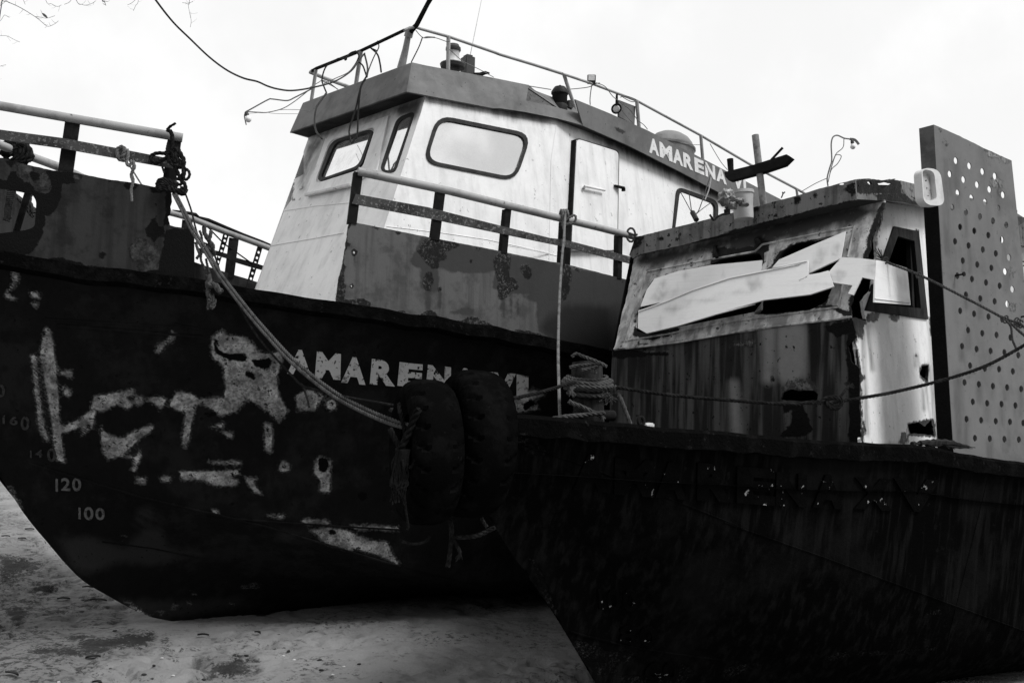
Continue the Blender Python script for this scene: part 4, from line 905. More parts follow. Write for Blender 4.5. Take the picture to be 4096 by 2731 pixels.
# roof edge
PE = PBU.un(3500, 815) - dB * .10
FAF = pl2(PE, nB, uB); Kt, Kb = FAF.un(3421, 718), FAF.un(3427, 800)
FAS = pl2(PBS.P + nB * .035, dB, uB)
ff_o = rag(px('c8', '1060,487 1500,380 2000,250 2352,155') + px('c4', '750,890 1030,820'), 1.5) + rag([(3427, 800)] + px('c4', '850,1022 450,1122 0,1237') + px('c8', '2352,310 1900,420 1450,545 1100,622 1045,655 1012,630'), 2.5)
ef = panel('roof_edge', ff_o, FAF, .012, M['fascb'], B, [rag(ell(*px('c4', '920,855')[0], 11, 4, 10), 1, 5, True), ell(*px('c4', '1025,862')[0], 4, 4, 8)], 9)
sdf(ef, 'rust_or_shade', [px('c8', '1050,480 1130,480 1090,560 1040,600 1010,640 1010,600'), (px('c8', '1050,660 1500,545 2000,410 2352,310'), 8), (px('c4', '0,1240 450,1125 850,1025 1030,985'), 8), px('c4', '960,870 1040,820 1030,920 1000,960'), ell(*px('c8', '2000,265')[0], 15, 10), (px('c8', '2000,260 1990,380'), 8), px('c4', '545,960 610,950 590,1000 560,1010'), ell(*px('c4', '715,945')[0], 8, 12), ell(*px('c4', '965,895')[0], 7, 10), ell(*px('c4', '405,1100')[0], 7, 6), ell(*px('c8', '1250,500')[0], 14, 9), ell(*px('c8', '1470,440')[0], 5, 5), ell(*px('c8', '2160,320')[0], 7, 6)])
Ks = FAS.un(3608, 812); CHP = Pl(Kb, (Ks - Kb).cross(uB))
ch_o = rag([(3421, 718)] + px('c4', '1060,815 1120,812 1250,825 1300,815 1380,830 1400,900'), 2) + rag(px('c4', '1560,1030 1400,1010 1200,985 1040,985'), 3)
ec = panel('roof_edge_corner', [(3421, 718)] + ch_o[1:-1] + [(3427, 800)], CHP, .012, M['fascb'], B, [rag(px('c4', '1205,850 1260,838 1320,850 1280,870 1240,892'), 3, 6, True), rag(px('c4', '1120,838 1150,835 1160,855 1140,862'), 2, 5, True), ell(*px('c4', '1055,868')[0], 2.5, 4, 8), ell(*px('c4', '1335,818')[0], 5, 2.5, 8)], 8)
sdf(ec, 'rust_or_shade', [px('c4', '1020,820 1400,815 1400,935 1060,930 1020,900'), px('c4', '1180,930 1400,930 1560,1030 1200,985')])
es = panel('roof_edge_side', px('c4', '1385,828 1550,868 1800,930 2300,1060 2300,1200 1800,1110 1560,1042 1400,1012'), FAS, .012, M['fascb'], B, grid=9)
sdf(es, 'rust_or_shade', [px('c4', '1380,920 1500,960 1560,1040 1380,1010'), (px('c4', '1440,880 1480,910'), 3)])
sdf(es, 'lite', [px('c4', '1400,850 1480,860 1540,900 1500,950 1420,930')]) if False else None
bm = bmesh.new()
rt = [FAF.un(*px('c8', '1062,492')[0]), FAF.un(3421, 724), FAS.un(3600, 730), FAS.un(*px('c4', '2300,1065')[0])]
x3, b3, h3 = FB.l(rt[3]); x0_, b0_, h0_ = FB.l(rt[0])
poly(bm, [p - uB * .02 for p in rt] + [FB.w(x3, b0_, h0_ - .02)])
rbm = [FAF.un(*px('c8', '1050,640')[0]), FAF.un(3427, 797), FAS.un(3608, 808), FAS.un(*px('c4', '2300,1190')[0])]
inn_ = [PBU.un(2551, 985), PBU.un(3540, 803), PBU.un(3540, 803) + dB * .01, PBS.un(4120, 872)]
for i in range(3): poly(bm, (rbm[i], rbm[i + 1], inn_[i + 1], inn_[i]))
put('cabin_roof', bm, M['soffit'], B)
# perforated plate on the quarter
_q = Cur(FB, lambda s: bb0(s) - .10).un(3790, 1500)
PQ = Pl(_q, uB.cross(az(54)))
holes_ = px('c4', '1818,672 1924,713 2027,757 2124,793 1771,777 1878,820 1985,860 2082,897 2188,940 1833,925 1941,964 2048,998 2150,1045 1790,1038 1897,1077 2007,1111 2109,1145 2213,1178 1852,1192 1963,1223 2073,1257 2180,1290 1812,1305 1918,1338 2030,1370 2132,1400 2235,1430 1873,1456 1986,1487 2097,1513 2205,1540') + \
 px('cP', '400,180 502,203 600,227 695,250 784,273 460,312 560,338 660,358 750,376 420,424 517,445 617,465 712,484 475,558 574,580 673,592 770,610 433,670 534,690 632,703 728,713 825,733 489,805 592,826 691,830 787,845 450,922 550,935 648,948 747,957 845,968 508,1057 608,1067 708,1073 805,1083 464,1177 566,1185 668,1192 767,1197 860,1205 523,1310 626,1313 728,1317 829,1320')
hp = [ell(x, y, 8.1, 13.8, 18, -.12) for x, y in holes_]
po = [(3735, 499)] + rag(px('c4', '1650,392 1760,440 1900,505 2050,580 2150,625 2255,672'), 1.5, 8)[1:] + px('c4', '2300,1100 2352,1568') + [(4105, 1330), (4140, 1960), (3822, 1930), (3812, 1769), (3771, 1100)]
pp = panel('perforated_plate', po, PQ, .006, M['plate'], B, hp, 14)
sdf(pp, 'lite', [px('c4', '2050,590 2150,625 2250,670 2200,690 2140,640 2080,640'), px('c4', '2095,830 2120,800 2170,830 2165,950 2140,900 2100,870'), px('cP', '770,385 795,380 790,430 770,410'), px('cP', '770,135 790,140 780,190')])
sdf(pp, 'rust_or_shade', [px('c4', '1680,425 1710,430 1700,455'), ell(*px('c4', '1745,545')[0], 7, 7), ell(*px('c4', '1725,510')[0], 4, 5), (px('c4', '2130,815 2180,925'), 6), ell(*px('c4', '1917,548')[0], 4, 3)])
random.seed(21); sdf(pp, 'soft', [([(x, y + 8), (x + random.uniform(-3, 3), y + random.uniform(40, 110))], random.uniform(6, 14)) for x, y in random.sample(holes_, 26)] + [([(3780, 640), (3790, 1000)], 16), ([(3830, 1500), (3835, 1780)], 22), ([(3990, 700), (4000, 860)], 14)])
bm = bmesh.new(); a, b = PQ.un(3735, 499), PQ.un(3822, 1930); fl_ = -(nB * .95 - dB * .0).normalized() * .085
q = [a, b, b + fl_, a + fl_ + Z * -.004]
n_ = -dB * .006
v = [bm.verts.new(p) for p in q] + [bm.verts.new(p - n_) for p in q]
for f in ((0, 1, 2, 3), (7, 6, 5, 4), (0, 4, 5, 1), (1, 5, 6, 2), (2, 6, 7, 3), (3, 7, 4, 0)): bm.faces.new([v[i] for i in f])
bmesh.ops.subdivide_edges(bm, edges=bm.edges[:], cuts=14, use_grid_fill=True); fl_o = sub(put('plate_flange', bm, M['flange'], None), pp); sdf(fl_o, 'rust_or_shade', [[(3600, 745), (3860, 725), (3860, 2000), (3600, 2000)]])  # lower flange darkened to stand for shade in the gap by the cabin
for q in ('385,178', '845,465'):
    bm = bmesh.new(); P = PQ.un(*px('cP', q)[0]); tube(bm, [P, P + PQ.N * .05], .006, 6); tube(bm, [P + PQ.N * .05, P + PQ.N * .058], .014, 8)
    sub(put('bolt', bm, M['iron'], None), pp)
# oval bulkhead lamp body on the plate edge
PL_ = PQ.off(.05); c0 = px('c4', '1620,862')[0]
def stad(k, dx=0, dy=0): return [(c0[0] + dx + (x - c0[0]) * k, c0[1] + dy + (y - c0[1]) * k) for x, y in rnd(px('c4', '1545,720 1690,745 1712,1010 1550,990'), 40, 8)]
ow_, oi_ = stad(1.0), rnd(px('c4', '1555,735 1648,755 1672,985 1568,985'), 24, 8)
lb_ = panel('bulkhead_lamp', [(x + 3, y + 4) for x, y in rnd(px('c4', '1540,715 1690,735 1728,1020 1560,1010'), 36, 8)], PL_, .05, M['lampw'], B, [oi_], 12)
tray = panel('lamp_tray', oi_, PL_.off(-.03), .008, M['tray'], None, [ell(*px('c4', q)[0], r, r * 1.1, 8) for q, r in (('1592,786', 3.5), ('1617,782', 3.5), ('1583,830', 4), ('1600,948', 3), ('1616,906', 3))], 8); sub(tray, lb_)
sdf(tray, 'soft', [ell(*px('c4', '1622,822')[0], 6, 8), ell(*px('c4', '1642,932')[0], 8, 9)]); sdf(tray, 'rust_or_shade', [ell(*px('c4', q)[0], 3, 3) for q in ('1592,889', '1668,890', '1653,978')])
# mast stub with cross beam
MP = pl2(at(3035, 640, 6.3), nB, uB)
bm = bmesh.new(); a, b = MP.un(3021, 541), MP.un(3056, 840); r_ = 14 * (a - CAM).dot(_f) / F; tube(bm, [a, a + (b - a) * .5, b], r_, 14); put('roof_mast', bm, M['galv'], B, True)
bm = bmesh.new(); MF = MP.off(r_ + .0)
MFm = panel('cross_beam', px('c4', '0,762 225,706 490,622 527,648 510,665 470,705 300,762 40,830 10,800'), MP.off(.03), .06, M['iron'], B)
bm = bmesh.new(); lathe(bm, MP.un(2924, 690), uB, [(0, .018), (.085, .021), (.09, .021), (.09, .014), (.02, .014)], 12); put('beam_stub', bm, M['iron'], B, True)
bm = bmesh.new(); tube(bm, [MP.un(3085, 640), MP.un(3131, 591)], .008, 8); put('beam_peg', bm, M['iron'], B, True)
# bitt on the foredeck, eye bolt
BP = at(2352, 1560, 5.05)
bm = bmesh.new(); rb = 62 * 5.05 / F
lathe(bm, FB.w(*FB.l(BP)[:2], -.24), uB, [(0, rb * .95), (.16, rb * .98), (.30, rb), (.475, rb * .98), (.495, rb * .9), (.498, .001)], 22)
for v in bm.verts: v.co += Vector((noise.noise(v.co * 9), noise.noise(v.co * 9 + Vector((5, 0, 0))), 0)) * .006
bitt = put('mooring_bitt', bm, M['wood'], B, True)
bm = bmesh.new(); hd = FB.w(*FB.l(BP)[:2], -.24 + .225); tube(bm, [hd - az(57) * .09, hd + az(57) * .155], [.026, .028], 10); sub(put('bitt_crossbar', bm, M['iron'], None, True), bitt)
Pe = CB0.un(2580, 1702); bm = bmesh.new(); rr = 17 * (Pe - CAM).y / F
tube(bm, [Pe - nB * .02 + uB * (rr * 1.1 + rr * math.sin(t)) + az(60) * rr * .8 * math.cos(t) for t in [math.pi * (-.42 + 1.84 * i / 20) for i in range(21)]], .008, 8); put('eye_bolt', bm, M['iron'], B, True)
# ================================================================== loose things on and around the boats
# ---------------- boards over the cabin windows
def board(name, outline, sf, th, label, grid=30, smooth=False):
    o = panel(name, outline, sf, th, M['board'], None, grid=grid); return tag(o, label, 'board', 'white boards over the cabin windows')
class Bow(Pl):                                # a plane sprung outwards in the middle
    def __init__(s, pl, x0, x1, amp): s.N, s.P, s.x0, s.x1, s.amp = pl.N, pl.P, x0, x1, amp
    def un(s, a, b):
        t = (a - s.x0) / (s.x1 - s.x0); o = s.amp * 4 * t * (1 - t); return Pl(s.P, s.N, o).un(a, b)
b1_ = board('board', px('c8', '1085,1062 1180,1030 1300,985 1500,900 1800,800 2100,740 2352,690') + px('c9', '300,265 527,218 527,305 518,328 480,345 540,310 600,300 655,285 690,385 540,435 250,470 0,540') + px('c8', '2000,1010 1700,1090 1400,1180 1150,1240 1080,1200'), Bow(PBU.off(.07), 2550, 3340, .03), .009, 'long bowed white board slanting across both front cabin windows')
sdf(b1_, 'soft', [px('c9', '150,330 250,310 240,380 140,420'), (px('c8', '1300,1060 1700,960 2100,880'), 9), (px('c9', '440,400 530,395 650,372'), 6), px('c8', '1180,1150 1260,1130 1240,1200')])
sdf(b1_, 'rust_or_shade', [ell(*px('c8', '1120,1130')[0], 4, 4), ell(*px('c9', '500,250')[0], 4, 4), ell(*px('c8', '1800,930')[0], 3, 3), (px('c9', '430,380 470,350 520,325'), 2.0)])
bm = bmesh.new(); q = px('c8', '1090,1070 1300,995 1500,910 1800,810 2100,750 2352,700') + px('c9', '300,273 520,228'); s_ = Bow(PBU.off(.073), 2550, 3340, .03); tube(bm, [s_.un(*a) for a in rag(q, 0, 25)], .004, 6); lip = put('board_lip', bm, M['board'], None, True); sub(lip, b1_)
b2_ = board('board', px('c8', '1100,1032 1150,900 1212,812 1400,752 1650,706 2055,668 2045,760 2100,760 1800,825 1500,930 1300,990'), PBU.off(.02), .008, 'streaked white board inside the left front cabin window')
sdf(b2_, 'soft', [(px('c8', '1460,770 1400,920'), 12), (px('c8', '1280,840 1240,940'), 16), (px('c8', '1770,740 1760,800'), 14), px('c8', '1200,940 1400,900 1400,950 1180,990')])
b3_ = board('board', px('c4', '952,1225 935,1330 915,1437 660,1557 560,1590 400,1560 385,1500 430,1448 700,1330'), PBU.off(.045), .009, 'tilted white board with broken end in the right front cabin window')
sdf(b3_, 'soft', [px('c4', '720,1380 800,1340 760,1470 690,1490'), px('c4', '860,1330 910,1320 890,1420 850,1440')])
bf = px('c9', '655,265 738,202 955,218') ; S4 = PBU.off(.055)
o4 = px('c9', '625,352 660,290 738,202 850,208 955,220 948,345 868,328 858,345 812,438 778,430 806,378')
b4 = board('board', o4, S4, .008, 'white board folded round the cabin corner into the side window', 14)
bend = [S4.un(*px('c9', '955,220')[0]), S4.un(*px('c9', '948,345')[0])]
S5 = Pl(bend[0], (bend[1] - bend[0]).cross(dB))
sdf(b4, 'soft', [(px('c9', f'{x},{y} {x+55},{y+dy}'), 4) for x, y, dy in ((880, 240, 14), (870, 262, 18), (885, 285, 10), (900, 230, 20), (700, 300, 4), (660, 325, 6))]); sdf(b4, 'rust_or_shade', [ell(*px('c9', '715,225')[0], 3, 3)])
fp = put('folded_half', panel_bm(px('c9', '955,220 1045,236 1150,270 1172,502 944,484 948,345'), S5, .008, grid=14), M['board'], None); sub(fp, b4)
bm = bmesh.new(); tube(bm, [S5.off(.003).un(*p) for p in px('c9', '948,462 1050,474 1168,488')], .003, 5); sub(put('board_lip', bm, M['board'], None, True), b4)
# ---------------- tyres hung off the nearer bow
def tyre(name, cpx, Y, a_az, tilt, Rm, W, label):
    c = at(*cpx, Y); ax = Vector((math.sin(R(a_az)) * math.cos(R(tilt)), math.cos(R(a_az)) * math.cos(R(tilt)), math.sin(R(tilt)))).normalized()
    k = Rm; prof = [(-.36*W, .52*k), (-.44*W, .60*k), (-.50*W, .72*k), (-.495*W, .82*k), (-.455*W, .895*k), (-.38*W, .95*k), (-.28*W, .982*k), (-.2*W, .994*k), (-.1*W, 1.0*k), (.1*W, 1.0*k), (.2*W, .994*k), (.28*W, .982*k), (.38*W, .95*k), (.455*W, .895*k), (.495*W, .82*k), (.50*W, .72*k), (.44*W, .60*k), (.36*W, .52*k), (.30*W, .56*k), (.40*W, .78*k), (.3*W, .92*k), (0, .94*k), (-.3*W, .92*k), (-.40*W, .78*k), (-.30*W, .56*k)]
    a = ax.orthogonal().normalized(); b = ax.cross(a); bm = bmesh.new(); seg = 132; rings = []
    for i, (z, r) in enumerate(prof):
        ring = []
        for q in range(seg):
            rr, zz = r, z
            if r > .86 * k and abs(z) > .24 * W and (i < 15):
                ph = (q + (2 if abs(z) > .40 * W else (1 if abs(z) > .3 * W else 0)) * (1 if z > 0 else 1)) % 6
                if ph in (0,): rr = r - .075 * k
            rr += .006 * k * noise.noise(Vector((q * .15, z * 20, Y)))
            t = 2 * math.pi * q / seg; ring.append(bm.verts.new(c + ax * zz + (a * math.cos(t) + b * math.sin(t)) * rr))
        rings.append(ring)
    for i in range(len(rings)):
        A_, B_ = rings[i], rings[(i + 1) % len(rings)]
        for q in range(seg): bm.faces.new((A_[q], A_[(q + 1) % seg], B_[(q + 1) % seg], B_[q]))
    bmesh.ops.recalc_face_normals(bm, faces=bm.faces[:])
    o = put(name, bm, M['tyre'], None, True); tag(o, label, 'tyre', 'tyre fenders at the bow')
    return c, ax
tc1, tx1 = tyre('tyre', (1700, 1806), 3.82, 72, 1, .2755, .192, 'old black truck tyre, left of the pair hung at the bow')
tc2, tx2 = tyre('tyre', (1886, 1772), 3.94, 70, -3, .2885, .215, 'old black truck tyre with deep lugs, right of the hung pair')
# ---------------- ropes
YA = lambda P: (P - CAM).y
pA = CB.un(700, 770)
def path(q, Y0, Y1, c='p', ease=None):
    q = px(c, q) if isinstance(q, str) else q; n = len(q); L = [0]
    for i in range(1, n): L.append(L[-1] + math.hypot(q[i][0] - q[i - 1][0], q[i][1] - q[i - 1][1]))
    return [at(a, b, 1 / ((1 / Y0) * (1 - L[i] / L[-1]) + (1 / Y1) * L[i] / L[-1])) for i, (a, b) in enumerate(q)]
r1 = '700,768 740,846 775,917 837,1014 888,1100 1000,1245 1077,1334 1159,1423 1255,1506 1351,1576 1446,1627 1548,1672 1640,1700'
YP = YA(pA) - .06
P1_ = path(r1, YP, 3.86)
bm = bmesh.new(); rope_bm(bm, P1_, .0085); P2_ = [p + Vector((-.008, -.008, -.014)) for p in P1_]; rope_bm(bm, P2_, .008)
tag(put('mooring_rope', bm, M['rope'], None, True), 'doubled thick rope sagging from bow rail post to hung tyres', 'rope', 'mooring ropes')
bm = bmesh.new(); rope_bm(bm, path('742,775 765,841 780,902 800,960 842,985 862,1030 890,1112 940,1190 1000,1300 1064,1388 1166,1500 1215,1546 1287,1563 1395,1589 1561,1618 1640,1640', YP, 3.88), .0055)
rope_bm(bm, path('1205,1535 1225,1580 1238,1630', 4.45, 4.4), .005)
tag(put('mooring_rope', bm, M['roped'], None, True), 'thin dark rope beside the doubled rope, running down to the tyres', 'rope', 'mooring ropes')
YBt = YA(BP) - .1
def coil(q, r, Y, m, dz=0): return path(q, Y, Y, 'cQ')
bm = bmesh.new()
cx, rr_ = 1030, 400
def wrap(y0, y1, rx, turns=1.0, ph=0, r=.013, sag=40):
    """turns of rope round the bitt, dipping across its front"""
    c0 = FB.w(*FB.l(BP)); P = []
    for i in range(int(28 * turns) + 1):
        t = 2 * math.pi * i / 28 + ph; y = y0 + (y1 - y0) * i / (28 * turns)
        h = -(y - 800 + 22 * noise.noise(Vector((t * .9, y0 * .07, ph)))) * .2551 * YBt / F; q = BP + uB * h + az(90) * math.cos(t) * rx - az(0) * math.sin(t) * rx + uB * (-sag * .2551 * YBt / F) * math.sin(t)
        P.append(q)
    rope_bm(bm, P, r, smooth=3)
for y0, y1, rx, sg, ph in ((665, 665, .116, 50, .4), (715, 720, .113, 45, 2.2), (600, 590, .1, 45, .8), (765, 770, .112, 35, 1.5), (640, 640, .112, 55, 0), (690, 700, .108, 45, 1), (735, 740, .118, 40, 2), (700, 660, .122, 70, 0), (860, 850, .1, 20, 0)): wrap(y0, y1, rx, 1.05, ph, .0125 if y0 > 600 else .009, sg)
rope_bm(bm, path('735,300 800,255 900,290 1010,335 1130,380 1240,430 1280,460', YBt - .03, YBt - .02, 'cQ'), .0095); rope_bm(bm, path('700,470 830,440 1000,420 1150,405 1230,430', YBt - .03, YBt - .02, 'cQ'), .0095); rope_bm(bm, path('890,510 1000,490 1080,465 1150,440 1115,500 1105,570', YBt - .03, YBt - .02, 'cQ'), .009)
rope_bm(bm, path('685,1000 760,1040 900,1090 1050,1160 1180,1220 1235,1290', YBt - .04, YBt - .05, 'cQ'), .0125); rope_bm(bm, path('1250,1180 1150,1185 980,1205 800,1225 640,1240 440,1270', YBt - .05, YBt - .14, 'cQ'), .012)
rope_bm(bm, path('1400,760 1450,860 1510,980 1560,1110 1610,1240 1665,1370', YBt - .02, YBt - .06, 'cQ'), .011)
for i in range(60):
    q0 = (random.gauss(1310, 45), random.gauss(940, 30)); a = random.uniform(0, 6.3); L_ = random.uniform(40, 120)
    q1 = (q0[0] + L_ * math.cos(a), q0[1] + L_ * math.sin(a) * .8); P = path([px('cQ', '%f,%f' % q0)[0], px('cQ', '%f,%f' % q1)[0]], YBt - .06, YBt - .07 - random.random() * .03); tube(bm, P, .0012, 3, False)
for i in range(16):
    P = path('%f,%f %f,%f %f,%f' % (800, 780, random.uniform(690, 760), random.uniform(780, 830), random.uniform(690, 800), random.uniform(880, 950)), YBt - .08, YBt - .1, 'cQ'); tube(bm, crv(P, 5), .0022, 4, False)
tag(put('rope_coil', bm, M['rope'], None, True), 'thick frayed rope wound in turns round the timber bitt', 'rope', 'mooring ropes')
bm = bmesh.new(); rope_bm(bm, path('1560,1640 1900,1625 2032,1598 2153,1571 2263,1539 2300,1530', 4.03, YBt - .06), .0095); tag(put('mooring_rope', bm, M['roped'], None, True), 'short dark rope from the bitt to the tyres', 'rope', 'mooring ropes')
bm = bmesh.new(); qq = px('p', '2466,1549 2703,1582 3017,1608 3200,1618') + px('c9', '350,1118 600,1115 680,1112 760,1100 900,1078 1100,1040 1400,965 1650,880 1882,755') + [(4200, 1318)]
P = path(qq, YBt - .04, 5.2); rope_bm(bm, P, .0092, fuzz=25)
kn = path('600,1122 640,1085 700,1085 740,1110 710,1150 660,1140 640,1100 690,1078 730,1085 735,1130 680,1150', 4.96, 4.97, 'c9'); rope_bm(bm, kn, .011)
rope_bm(bm, path('725,1085 755,1045 780,1010', 5.0, 5.03, 'c9'), .007)
for i in range(14):
    a = random.uniform(-2.6, .3); P = path('780,1015 %f,%f' % (780 + 38 * math.cos(a), 1015 + 34 * math.sin(a)), 5.03, 5.03, 'c9'); tube(bm, P, .002, 4, False)
for i in range(10): P = path('610,1112 %f,%f' % (580 + random.uniform(-8, 10), 1110 + random.uniform(-14, 16)), 4.95, 4.94, 'c9'); tube(bm, P, .002, 4, False)
tag(put('mooring_rope', bm, M['roped'], None, True), 'knotted dark rope stretched from the bitt across the cabin front', 'rope', 'mooring ropes')
Yw = YA(S5.un(3560, 1050)) - .03
bm = bmesh.new(); qq = px('c9', '985,215 1020,228 1050,245 1230,315 1500,450 1760,590 1882,690') + [(4220, 1430)]
rope_bm(bm, path(qq, Yw, 5.35), .008); rope_bm(bm, path('1765,592 1800,640 1810,720 1842,792', 5.42, 5.4, 'c9'), .0065); rope_bm(bm, path('1740,575 1800,600 1850,612 1882,640 1960,690', 5.43, 5.4, 'c9'), .0075)
for x_, y_ in ((1835, 605), (1848, 615), (1862, 622), (1768, 592)): rope_bm(bm, [at(*p, 5.42) for p in ell(*px('c9', f'{x_},{y_}')[0], 9, 15, 10, .3)], .0045)
for x_, y_ in ((1222, 314), (1012, 222)): rope_bm(bm, [at(*p, Yw - .05) for p in ell(*px('c9', f'{x_},{y_}')[0], 10, 12, 10, .3)], .006)
for i in range(16): P = path('1000,222 %f,%f' % (random.uniform(940, 990), random.uniform(140, 230)), Yw, Yw - .01, 'c9'); tube(bm, P, .0018, 3, False)
tag(put('mooring_rope', bm, M['rope'], None, True), 'grey rope from the side cabin window past the perforated plate', 'rope', 'mooring ropes')
YR = YA(CA0.un(2255, 878))
bm = bmesh.new(); rope_bm(bm, path('2262,856 2256,950 2247,1050 2238,1200 2233,1400 2236,1550 2240,1672', YR - .05, YBt + .12), .0088); rope_bm(bm, path('2250,850 2252,900 2258,940 2254,985 2246,1010', YR - .05, YR - .055), .0095)
for dx in (-6, 4, 14): rope_bm(bm, [at(2252 + dx + 13 * math.cos(t) * .5, 872 + 32 * math.sin(t), YR - .05 + .05 * (1 - math.cos(t + .6))) for t in [i * .5 for i in range(14)]], .010)
rope_bm(bm, path('2262,880 2285,866 2300,862 2303,878 2290,893 2262,896', YR - .055, YR - .05), .0095)
tag(put('hanging_rope', bm, M['ropem'], None, True), 'pale rope looped over the side rail and hanging straight down', 'rope', 'ropes tied to the rails')
bm = bmesh.new(); Yl = YA(CA0.un(2520, 945)) - .04; rope_bm(bm, [at(2524 + 17 * math.cos(t), 940 + 27 * math.sin(t), Yl) for t in [i * .45 for i in range(15)]], .0085); rope_bm(bm, path('2512,930 2535,940 2550,938', Yl, Yl), .008); tag(put('rope_loop', bm, M['rope'], None, True), 'small rope ring round the rail beside the boarded cabin', 'rope', 'ropes tied to the rails')
# knots at the bow rail post
bm = bmesh.new(); Yk = YA(CB.un(690, 650)) - .06
K = lambda q, r=.011, y=0: rope_bm(bm, path(q, Yk + y, Yk + y - .004, 'cB'), r)
K('1640,30 1600,60 1570,90 1590,60 1625,45 1645,30', .007); K('1560,95 1600,110 1615,180 1612,290 1640,400', .013); K('1580,190 1560,280 1580,300', .007)
K('1410,360 1430,325 1490,310 1560,320 1560,350 1480,395 1430,390 1410,355 1420,330', .012); K('1560,290 1580,350 1600,400 1650,430 1670,390 1640,330 1590,300 1570,330 1590,400', .014); K('1620,280 1660,270 1690,320 1720,380 1710,430 1660,440', .015); K('1600,330 1650,350 1690,410 1720,470 1715,540', .014)
K('1640,420 1660,480 1690,550 1730,600 1740,650', .012); K('1700,400 1735,470 1700,520 1740,560 1775,520 1760,470 1720,460', .009); K('1650,550 1690,560 1700,600 1650,600 1640,560', .01); K('1520,440 1530,470 1540,500', .007)
for dy in (0, 22, 44): K(f'1660,{600+dy*.6} 1600,{575+dy} 1520,{555+dy} 1475,{590+dy} 1490,{620+dy*.8} 1560,{605+dy} 1640,{650+dy*.5} 1730,{670+dy*.3}', .014, -.005)
K('1600,640 1660,680 1720,690 1740,650 1690,640', .014)
tag(put('rope_knot', bm, M['roped'], None, True), 'tangle of knotted rope on the bow rail end post', 'rope', 'ropes tied to the rails')
bm = bmesh.new(); Yk = YA(CBo.un(480, 600)) - .03
K('1175,375 1120,370 1100,310 1110,265 1150,255 1170,290 1140,350', .013); K('1190,275 1200,330 1185,400 1210,430 1230,400 1220,380', .010); K('1245,380 1262,440 1235,500 1250,570 1230,640 1235,765', .008); K('1255,385 1240,470 1225,520 1245,600 1225,650 1230,700', .007)
K('1200,410 1240,470 1290,550 1325,605', .005)
tag(put('hanging_rope', bm, M['ropem'], None, True), 'short frayed rope end hanging from the bow mid rail', 'rope', 'ropes tied to the rails')
bm = bmesh.new(); Yk = YA(ST.un(70, 606)) - .05
for x in (70, 110, 150): K(f'{x-60},{260+x*.2} {x-20},215 {x+60},225 {x+110},{320+x*.1} {x+80},400 {x+40},400 {x+90},330 {x+50},{250} {x-20},{270} {x-50},330', .026)
K('20,290 60,320 130,290 190,240 240,230', .03); K('240,230 280,300 290,350 250,390', .028); K('50,340 80,390 130,400', .02)
tag(put('rope_coil', bm, M['roped'], None, True), 'dark rope wound round the far bow rail at left', 'rope', 'ropes tied to the rails')
bm = bmesh.new(); Yk = YA(CB.un(40, 800)) + .25
for i in range(26): x = random.uniform(50, 150); K(f'{x},640 {x-10+random.uniform(-12,12)},740 {70+random.uniform(-30,40)},830 {70+random.uniform(-40,40)},{random.uniform(900,955)}', .006)
tag(put('frayed_rope', bm, M['rope'], None, True), 'frayed pale rope end hanging inside the bow opening', 'rope', 'ropes tied to the rails')
bm = bmesh.new(); Yk = YA(CB.un(100, 800)) + .3; K('160,720 220,790 310,910', .012); K('285,700 275,760 300,820 310,870', .014); tag(put('inner_rope', bm, M['rope'], None, True), 'ropes slanting behind the bow opening', 'rope', 'ropes tied to the rails')
bm = bmesh.new(); a, b = at(112, 770, Yk - .05), at(64, 930, Yk - .05); tube(bm, [a, b], .02, 8); put('opening_bar', bm, M['iron'], A, True)
# rags of rope on the starboard posts
bm = bmesh.new(); Yk = YA(ST.un(830, 950)) - .12
KR = lambda q, r=.012: rope_bm(bm, path(q, Yk, Yk - .03, 'cR'), r)
KR('700,480 690,560 720,640 760,700 800,760 840,800 800,830 740,780 760,850 830,860 840,920 780,960 740,900 800,860', .022); KR('800,560 790,640 760,720', .018); KR('560,740 590,850 620,930 570,1000', .014); KR('620,560 650,640 660,800 640,1000 680,1110 700,1180', .012); KR('720,1000 760,1180 790,1290 770,1350 760,1500', .012)
tag(put('rope_knot', bm, M['rope'], None, True), 'ragged rope knots on the far bow rail behind the rope', 'rope', 'ropes tied to the rails')
bm = bmesh.new(); Yk = YP - .35
KR('760,1260 770,1360 740,1400 800,1420 860,1400 880,1440 960,1520', .018); KR('740,1400 760,1480 750,1560 790,1600 850,1650 820,1760 770,1720 790,1640', .014)
for i in range(14): x = random.uniform(740, 840); KR(f'{x},1560 {x+random.uniform(-20,20)},1660 {x+random.uniform(-40,40)},{random.uniform(1700,1800)}', .005)
tag(put('frayed_rope', bm, M['rope'], None, True), 'frayed rope tail caught on the hull below the bow rail', 'rope', 'ropes tied to the rails')
# ropes about the tyres
bm = bmesh.new(); Yt = 3.53
KT = lambda q, r=.008, y0=0, y1=0: rope_bm(bm, path(q, Yt + y0, Yt + y1, 'cT'), r)
KT('190,320 195,380 215,450 235,560 200,680', .009, .2, .08); KT('120,520 145,580 175,630 200,680', .011, .12, .08); KT('345,362 310,430 260,560 200,680 165,690', .014, .05, .08); KT('340,540 330,650 310,780 270,830', .007, .05, .05)
for i in range(40):
    x = random.uniform(170, 280); KT(f'{x},680 {x-20+random.gauss(0,14)},800 {x-40+random.gauss(0,22)},{900+random.uniform(-30,60)} {x-50+random.gauss(0,18)},{random.uniform(960,1120)}', .0028, .06, .04)
KT('215,760 225,900 230,1000 240,1150 260,1280 250,1310', .005, .05, .05)
tag(put('frayed_rope', bm, M['ropex'], None, True), 'dark frayed rope hanging inside the left tyre', 'rope', 'ropes about the tyres')
bm = bmesh.new(); Yt = 3.98
